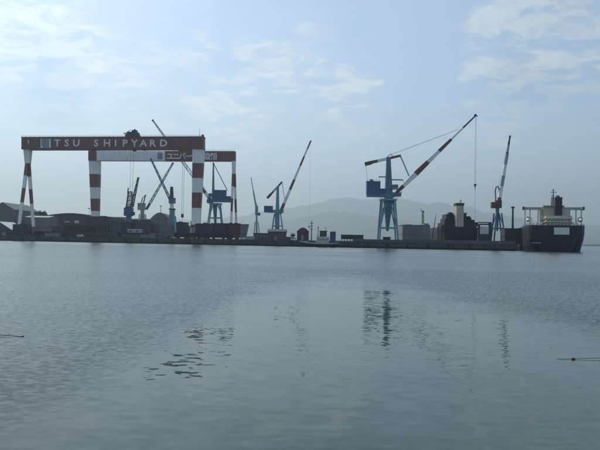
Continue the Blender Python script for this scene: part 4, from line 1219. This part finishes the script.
# ------------------------------------------------------------------ dark ship on the building berth
def dark_ship():
    D = 474
    root = thing('ship_under_construction', 'dark unfinished ship with cream funnel standing behind the sea wall', 'ship', gp(461, D))
    def bx(nm, x0, x1, y0, y1, dy, dep, m, par=None):
        zc = (x0 + x1) / 2
        z0 = GZ if y1 is None else Z(zc, y1, D)
        return MB().box(X(x0, D), X(x1, D), D + dy, D + dy + dep, z0, Z(zc, y0, D), m).build(nm, par or root)
    # stern: rounded transom
    v, f = [], []
    xs = [X(q, D) for q in (443.5, 444.5, 448, 474, 478.5, 480)]; dys = [3, 1, 0, 0, 1, 3]
    zt, zb = Z(462, 227.2, D), GZ + .6
    for x, dy in zip(xs, dys): v += [(x + (1.2 if x < xs[2] else -1.2 if x > xs[3] else 0), D + dy + .6, zb), (x, D + dy, zt)]
    for x in (xs[-1], xs[0]): v += [(x, D + 120, zb), (x, D + 120, zt)]
    n = len(v) // 2
    f = [(2 * i, 2 * ((i + 1) % n), 2 * ((i + 1) % n) + 1, 2 * i + 1) for i in range(n)] + [tuple(2 * i + 1 for i in range(n)), tuple(2 * i for i in range(n - 1, -1, -1))]
    h = MB().add(v, f, 'block_dark').build('hull', root)
    for i in range(3): MB().box(xs[0] + 3 + i * 10, xs[0] + 9 + i * 10, D + 2, D + 100, GZ, zb + .2, 'concrete').build('keel_block', root)
    bx('deckhouse', 446.2, 478.6, 222.4, 227.3, 6, 24, 'block_dark')
    bx('deckhouse', 448.2, 474.4, 217.8, 222.5, 9, 18, 'block_dark')
    bx('deckhouse', 449.8, 470.2, 213.6, 217.9, 11, 15, 'block_dark')
    for x0, x1, y0, y1 in ((444.2, 446.6, 224.4, 227.3), (446.8, 449, 219.6, 222.5), (448.6, 450.6, 215.4, 218), (451.2, 453.4, 211.8, 213.8), (454, 455.4, 212.4, 213.7), (464.8, 466.8, 211.8, 213.8),
                           (467.8, 469, 212.6, 213.8), (470.4, 472.8, 215.8, 218), (474.6, 477.2, 219.4, 222.6), (477.8, 481.2, 222, 226), (472.6, 474, 217, 218)):
        bx('fitting', x0, x1, y0, y1 + .3, 7.5, 5, 'block_dark')
    rr = random.Random(21)
    for (xa_, xb_, yt_) in ((446.5, 456, 222.4), (448.4, 456, 217.8), (450, 456.4, 213.6), (465, 470, 213.6), (465, 474, 217.8), (466, 478, 222.4)):
        for i in range(4):
            x = rr.uniform(xa_, xb_); hp = rr.uniform(.6, 2.2)
            bx('vent_pipe', x, x + rr.uniform(.35, .9), yt_ - hp, yt_ + .2, rr.uniform(9.5, 12), .8, 'block_dark')
    fu = bx('funnel', 457.0, 464.2, 205.4, 226.8, 2, 8, 'ship_cream')
    bx('funnel_cap', 456.6, 464.6, 202.8, 205.4, 1.7, 8.6, 'block_dark', fu)
    q = MB(); p = Vector((X(460.3, D), D + 5, Z(460, 202.8, D)))
    p.x = P(460.4, 203, D + 5).x
    q.tube(p, p + Vector((0, 0, 3.4)), .16, 'dark_steel'); q.build('mast', fu)
    bm = bmesh.new(); bmesh.ops.create_icosphere(bm, subdivisions=2, radius=.95)
    me = bpy.data.meshes.new('radome'); bm.to_mesh(me); bm.free(); me.materials.append(MATS['ship_white'])
    o = bpy.data.objects.new('radome', me); col.objects.link(o); o.parent = fu; o.location = p + Vector((0, -.3, 1.7)) - Vector(root.location)
    # staging towers each side
    def staging(x0, x1, y0):
        q = MB(); a, b = X(x0, D), X(x1, D); z1 = Z((x0 + x1) / 2, y0, D)
        for x in (a, b):
            for dy in (0, 3): q.box(x - .3, x + .3, D + dy - .3, D + dy + .3, GZ, z1, 'wall_dark')
        for k in range(1, 5): z = GZ + (z1 - GZ) * k / 4; q.box(a - .4, b + .4, D - .5, D + 3.5, z - .2, z, 'wall_dark')
        q.build('staging', root)
    staging(438.6, 442.4, 226.4)
    q = MB(); q.box(X(439.6, D), X(441.8, D), D + 3.6, D + 4, Z(440, 233.6, D), Z(440, 228.4, D), 'roof_pale'); q.build('bright_gap_sheet', root)  # pale sheet stands in for the bright opening behind the staging
    for i in range(12):
        x = xs[1] + 2 + i * (xs[4] - xs[1] - 3) / 12
        MB().box(x, x + .2, D - .16, D + .9, zb + .6, zt - .4, 'block_dark').build('rib', h)
dark_ship()

def gate_frame():
    D = 452
    root = thing('steel_gate', 'dark steel portal gate between the dark ship and the slim right crane', 'gate', gp(486.5, D))
    def bx(nm, x0, x1, y0, y1, m='block_navy', dep=1.6):
        zc = (x0 + x1) / 2
        MB().box(X(x0, D), X(x1, D), D, D + dep, GZ if y1 is None else Z(zc, y1, D), Z(zc, y0, D), m).build(nm, root)
    bx('post', 489.0, 491.8, 223.0, None); bx('post', 478.2, 480.2, 224.0, None)
    bx('beam', 478.4, 491.6, 222.0, 223.0, dep=2.0); bx('beam', 480.4, 488.8, 223.6, 225.0)
    bx('sheet', 480.4, 488.8, 234, None, 'block_navy', .6)
    bx('sky_gap_panel', 480.6, 488.2, 226.4, 234, 'roof_pale', .3)  # pale sheet in the gate opening; brightness of the sky behind as colour
gate_frame()

def lattice_mast():
    D = 500
    root = thing('lattice_mast', 'slender greenish mast with crossarm rising behind the grey hull section', 'mast', gp(422.6, D))
    q = MB(); a = gp(422.6, D); b = Vector((a.x, D, Z(422.6, 211, D)))
    q.lattice(a, b, 1.7, 1.0, 1.7, 1.0, 12, .28, 'primer_green'); q.build('mast_frame', root)
    q = MB(); q.beam((b.x - 1.6, D, b.z + .3), (b.x + 1.3, D, b.z - .4), .5, 'primer_green'); q.beam((b.x - 1.4, D, b.z + .3), (b.x - 1.5, D, b.z + 1.8), .35, 'primer_green'); q.build('crossarm', root)
    D = 466
    root = thing('leaning_derrick', 'thin leaning derrick pole between grey section and dark ship', 'derrick', gp(431.6, D))
    q = MB(); a = gp(431.6, D); q.tube(a, P(436.2, 214.4, D), .28, 'dark_steel', .16); q.build('boom', root)
    q = MB(); q.box(a.x - 1.2, a.x + 1.2, D - 1, D + 1, GZ, GZ + 1.6, 'dark_steel'); q.build('base', root)
    q = MB(); q.tube(a + Vector((0, 3, 1.2)), P(435.6, 217, D), .08, 'rope_steel', n=5); q.build('stay_rope', root)
lattice_mast()

# ------------------------------------------------------------------ moored ship, stern towards us
def moored_ship():
    D = 384.0; HA = 15.0
    fw = Vector((math.sin(R(HA)), math.cos(R(HA)), 0)); rt = Vector((fw.y, -fw.x, 0)); up = Vector((0, 0, 1))
    O = Vector((P(556.2, 240, D).x, D, 0))
    root = thing('moored_ship', 'big dark navy cargo ship moored stern-on at the right, bridge wings spread wide', 'ship', O)
    W = lambda s, b, z: O + fw * s + rt * b + up * z
    zd = Z(556, 227.2, D); B = 16.2; k = S(D)
    def zz(y): return Z(556, y, D)
    # hull: stations (s, half-breadth factor at deck, at waterline)
    st = [(-3.4, .74, .46), (-2.8, .86, .58), (-1.4, .945, .70), (1.5, .985, .80), (8, 1, .88), (20, 1, .96), (45, 1, 1), (160, 1, 1), (185, .92, .84), (202, .62, .42), (214, .12, .02)]
    lv = [(-1.5, 0), (0, .12), (3.0, .45), (7.5, .82), (11.5, .97), (zd, 1.0), (zd + 1.1, 1.0)]
    v, f = [], []
    ring = []
    for s, d, w in st:
        row = []
        for z, t in lv: row.append(W(s - (1 - t) * -2.0 * (1 if s < 5 else 0), -B * (w + (d - w) * t), z))
        for z, t in reversed(lv): row.append(W(s - (1 - t) * -2.0 * (1 if s < 5 else 0), B * (w + (d - w) * t), z))
        ring.append(row)
    mb = MB(); n = len(ring[0])
    allv = [p for r_ in ring for p in r_]
    fs_n, fs_b = [], []
    for i in range(len(ring) - 1):
        for j in range(n - 1):
            if j == len(lv) - 1: continue
            q = (i * n + j, i * n + j + 1, (i + 1) * n + j + 1, (i + 1) * n + j)
            (fs_b if (j >= len(lv) and 1 <= i <= 9) else fs_n).append(q)  # starboard faces bluer: blue edge light painted into the hull colour
    fs_n.append(tuple(range(n)))
    mb.add(allv, fs_n, 'hull_navy')
    o0 = 0; kx = mb.mi('rimlight_funnel_blue')
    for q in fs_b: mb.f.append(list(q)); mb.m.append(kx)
    hull = mb.build('hull', root)
    dk = MB(); dv = [W(s, -B * d + .05, zd) for s, d, w in st] + [W(s, B * d - .05, zd) for s, d, w in reversed(st)]
    dk.add(dv, [tuple(range(len(dv)))], 'hull_red'); dk.build('deck', root)
    def bx(nm, s0, s1, b0, b1, z0, z1, m, par=None):
        v = [W(s, b, z) for z in (z0, z1) for s in (s0, s1) for b in (b0, b1)]
        return MB().add(v, [(0, 2, 3, 1), (4, 5, 7, 6), (0, 1, 5, 4), (2, 6, 7, 3), (0, 4, 6, 2), (1, 3, 7, 5)], m).build(nm, par or root)
    q = lambda px: (px - 556.2) * k                                  # photo column -> breadth
    # name panel on the transom and draught stripe on the port quarter
    bx('name_panel', -3.75, -3.3, q(553.4), q(567.6), zz(234.6), zz(227.6), 'ship_white', hull)
    bx('hull_stripe', -2.95, -2.4, q(532.6), q(541.5), zz(243.6), zz(242.8), 'wall_pale', hull)
    # casing, accommodation and funnel
    cs = bx('engine_casing', 3, 13, q(547), q(571.5), zd, zz(215.4), 'ship_cream')
    ac = bx('accommodation', 13.2, 26, q(543.2), q(572.2), zd, zz(208.6), 'ship_cream')
    for z in (zz(222), zz(218.4)):
        bx('deck_edge', 1.6, 13.1, q(545.6), q(573), z, z + .35, 'ship_white', cs)
    for r_ in range(2):
        for i in range(7):
            b = q(548.6 + i * 3.3)
            bx('window', 2.9, 2.99, b, b + .8, zz(224.6 - r_ * 3.6), zz(223.4 - r_ * 3.6), 'glass', cs)
    for i in range(3):
        for j in range(3):
            b = q(544.0 + i * .9); bx('window', 13.1, 13.19, b, b + .35, zz(214.4 - j * 2.2), zz(213.4 - j * 2.2), 'glass', ac)
    fu = bx('funnel', 4.5, 11, q(556.0), q(562.6), zz(215.4), zz(197.4), 'hull_navy')
    bx('funnel_top', 4.3, 11.2, q(555.8), q(562.8), zz(197.4), zz(196.6), 'dark_steel', fu)
    for i in range(3):
        p0 = W(6.2 + i * 1.6, q(558 + i * 1.3), zz(196.7))
        MB().tube(p0, p0 + up * 1.3, .3, 'dark_steel').build('exhaust_pipe', fu)
    wr = bx('bridge_wing', 15, 19, q(526.2), q(586.2), zz(208.4), zz(206.9), 'ship_cream')
    bx('wing_rail', 14.9, 15.05, q(526.2), q(586.2), zz(206.9), zz(205.9), 'crane_grey', wr)
    wh = bx('wheelhouse', 15.2, 22, q(546), q(567), zz(208.3), zz(203.9), 'ship_cream')
    bx('window_band', 15.12, 15.18, q(547), q(566), zz(206.2), zz(204.8), 'glass', wh)
    for px in (526.9, 585.5): bx('wing_end', 14.8, 19.2, q(px - .8), q(px + .8), zz(208.6), zz(205.2), 'dark_steel', wr)
    for px in (528.6, 533.6, 541.6, 569.6, 578.4, 583.6): bx('wing_post', 16.4, 17.2, q(px - .45), q(px + .45), zd, zz(208.4), 'ship_cream' if px != 569.6 else 'hull_navy')
    # mast above the bridge
    a = W(18, q(556.6), zz(204)); t = W(18, q(556.6), zz(186.0))
    m = MB(); m.tube(a, t, .55, 'dark_steel', .16); 
    for y, h in ((190, 1.9), (193.4, 1.2), (188, 1.0)):
        p = W(18, q(556.6), zz(y)); m.beam(p - rt * h, p + rt * h, .32, 'dark_steel')
    m.build('mast', root)
    m = MB(); p = W(17.5, q(555.0), zz(204)); m.frustum(p, 2.0, 2.0, p + up * 5.5, 1.1, 1.1, 'ship_cream'); m.build('mast_foot', root)
    bm = bmesh.new(); bmesh.ops.create_icosphere(bm, subdivisions=2, radius=.75)
    me = bpy.data.meshes.new('radome'); bm.to_mesh(me); bm.free(); me.materials.append(MATS['ship_white'])
    o = bpy.data.objects.new('radome', me); col.objects.link(o); o.parent = root; o.location = W(16, q(558.6), zz(194.6)) - O
    m = MB(); p = W(16, q(558.6), zz(204)); m.tube(p, W(16, q(558.6), zz(195)), .2, 'dark_steel'); m.build('radome_post', root)
    # lifeboats in davits each side
    for b0, side in ((q(530.6), -1), (q(580.8), 1)):
        p = W(9, b0, zz(219.6))
        m = MB(); L, r_ = 6.5, 1.25
        for i in range(6):
            t0, t1 = i / 6, (i + 1) / 6
            m.tube(p + fw * (L * (t0 - .5)), p + fw * (L * (t1 - .5)), r_ * (.25 + .75 * math.sin(math.pi * min(1, max(0, t0))) ** .5), 'ship_white', r_ * (.25 + .75 * abs(math.sin(math.pi * t1)) ** .5), n=10)
        lb = m.build('lifeboat', root)
        m = MB(); m.frustum(p + up * .5, 1.6, 3.0, p + up * 1.9, 1.1, 2.0, 'hull_red'); m.build('canopy', lb)
        for s in (6.4, 11.6):
            m = MB(); base = W(s, b0 - side * 2.0, zd); m.beam(base, base + up * (zz(217.5) - zd), .45, 'ship_white'); m.beam(base + up * (zz(217.5) - zd), W(s, b0, zz(217.0)), .4, 'ship_white'); m.build('davit', root)
    # stern rails, bollards, vent heads
    m = MB(); m.rail([W(-3.2, -B * .72, zd + 1.1), W(-3.2, B * .72, zd + 1.1)], 1.0, 'crane_grey', t=.12, gap=2.0)
    m.rail([W(-1.2, -B * .94, zd + 1.1), W(40, -B * .99, zd + 1.1)], 1.0, 'crane_grey', t=.12, gap=2.5)
    m.rail([W(-1.2, B * .94, zd + 1.1), W(40, B * .99, zd + 1.1)], 1.0, 'crane_grey', t=.12, gap=2.5)
    m.build('stern_rail', root)
    for b in (q(535), q(538), q(543), q(575.4), q(573)):
        m = MB(); p = W(4, b, zd); m.tube(p, p + up * 2.3, .45, 'ship_white'); m.tube(p + up * 2.3, p + up * 2.9, .8, 'ship_white', .5); m.build('vent_head', root)
    for i in range(5):                                               # cargo hatches and deck cranes further forward
        bx('hatch_cover', 40 + i * 27, 60 + i * 27, -9, 9, zd, zd + 2.0, 'primer_grey')
    # mooring lines to the quay
    for s, b in ((-1.0, -.93), (6, -.98)):
        a = W(s, B * b, zd + .6); e = Vector((QL1.x - 3, QL1.y + 4 + s, GZ + .5)); mid = (a + e) / 2 - up * 1.2
        m = MB(); m.tube(a, mid, .07, 'rope_dark', n=5); m.tube(mid, e, .07, 'rope_dark', n=5); m.build('mooring_line', root)
moored_ship()
def bollard(x, y, lab):
    r_ = thing('bollard', lab, 'bollard', (x, y, GZ), 'mooring bollards by the ship')
    m = MB(); m.tube((x, y, GZ), (x, y, GZ + .5), .3, 'dark_steel', .25, n=10); m.build('post', r_)
    m = MB(); m.tube((x, y, GZ + .5), (x, y, GZ + .75), .45, 'dark_steel', .4, n=10); m.build('head', r_)
bollard(QL1.x - 3, QL1.y + 3, 'dark mooring bollard at the quay corner, nearest the moored ship stern')
bollard(QL1.x - 3, QL1.y + 10, 'dark mooring bollard behind the corner one on the quay')

# ------------------------------------------------------------------ near water: bamboo stake and float line
def stake():
    D = 4.2 * F / 100.5
    tip = P(21.6, 336.4, D); tip.z = 0
    root = thing('bamboo_stake', 'thin bamboo pole slanting out of the water at the left edge', 'pole', tip)
    d = Vector((-1.0, -.12, .085))
    m = MB(); prev = tip - d * .12; 
    for i in range(14):
        nx = tip + d * (.16 * (i + 1)) + Vector((0, 0, .004 * math.sin(i)))
        r0 = .013 + .0006 * i
        m.tube(prev, nx, r0, 'bamboo', r0 + .0006, n=8)
        m.tube(nx - d * .012, nx + d * .012, r0 + .006, 'bamboo', n=8)
        prev = nx
    m.build('cane', root)
    m = MB(); m.tube(tip - Vector((.06, 0, .03)), tip + Vector((.10, -.02, .035)), .035, 'rope_dark', .02); m.build('tip_binding', root)
stake()
def floatline():
    D = 4.2 * F / 113.8
    p = P(573.2, 360.2, D); p.z = .02
    root = thing('float_line', 'dark floating line with small float at the right edge of the water', 'fishing float', p)
    bm = bmesh.new(); bmesh.ops.create_icosphere(bm, subdivisions=2, radius=.05)
    for v in bm.verts: v.co.x *= 1.6
    me = bpy.data.meshes.new('float'); bm.to_mesh(me); bm.free(); me.materials.append(MATS['float_red'])
    for q in me.polygons: q.use_smooth = True
    o = bpy.data.objects.new('float', me); col.objects.link(o); o.parent = root
    m = MB(); prev = p.copy()
    for i in range(20):
        nx = p + Vector((.13 * (i + 1), .016 * (i + 1) + .02 * math.sin(i * .7), .004 * (i + 1)))
        m.tube(prev, nx, .009, 'rope_dark', n=6); prev = nx
    m.build('line', root)
    m = MB(); prev = p.copy()
    for i in range(6):
        nx = p + Vector((-.1 * (i + 1), -.006 * (i + 1), -.004)); m.tube(prev, nx, .006, 'rope_dark', n=6); prev = nx
    m.build('leader', root)
floatline()

# ------------------------------------------------------------------ haze
def haze():
    mb = MB(); x0, x1, y0, y1, z0, z1 = -17500, 17500, -1500, 27500, -6, 2250
    v = [(x, y, z) for z in (z0, z1) for y in (y0, y1) for x in (x0, x1)]
    me = bpy.data.meshes.new('haze')
    me.from_pydata(v, [], [(0, 2, 3, 1), (4, 5, 7, 6), (0, 1, 5, 4), (2, 6, 7, 3), (0, 4, 6, 2), (1, 3, 7, 5)])
    m = bpy.data.materials.new('haze'); m.use_nodes = True
    n, l = m.node_tree.nodes, m.node_tree.links; n.clear()
    pv = n.new('ShaderNodeVolumePrincipled'); pv.inputs['Color'].default_value = (0.80, 0.96, 1.0, 1)
    pv.inputs['Density'].default_value = 1.0e-4; pv.inputs['Anisotropy'].default_value = 0.45
    out = n.new('ShaderNodeOutputMaterial'); l.new(pv.outputs[0], out.inputs['Volume'])
    me.materials.append(m)
    o = bpy.data.objects.new('haze', me); col.objects.link(o)
    tag(o, kind='stuff')
haze()
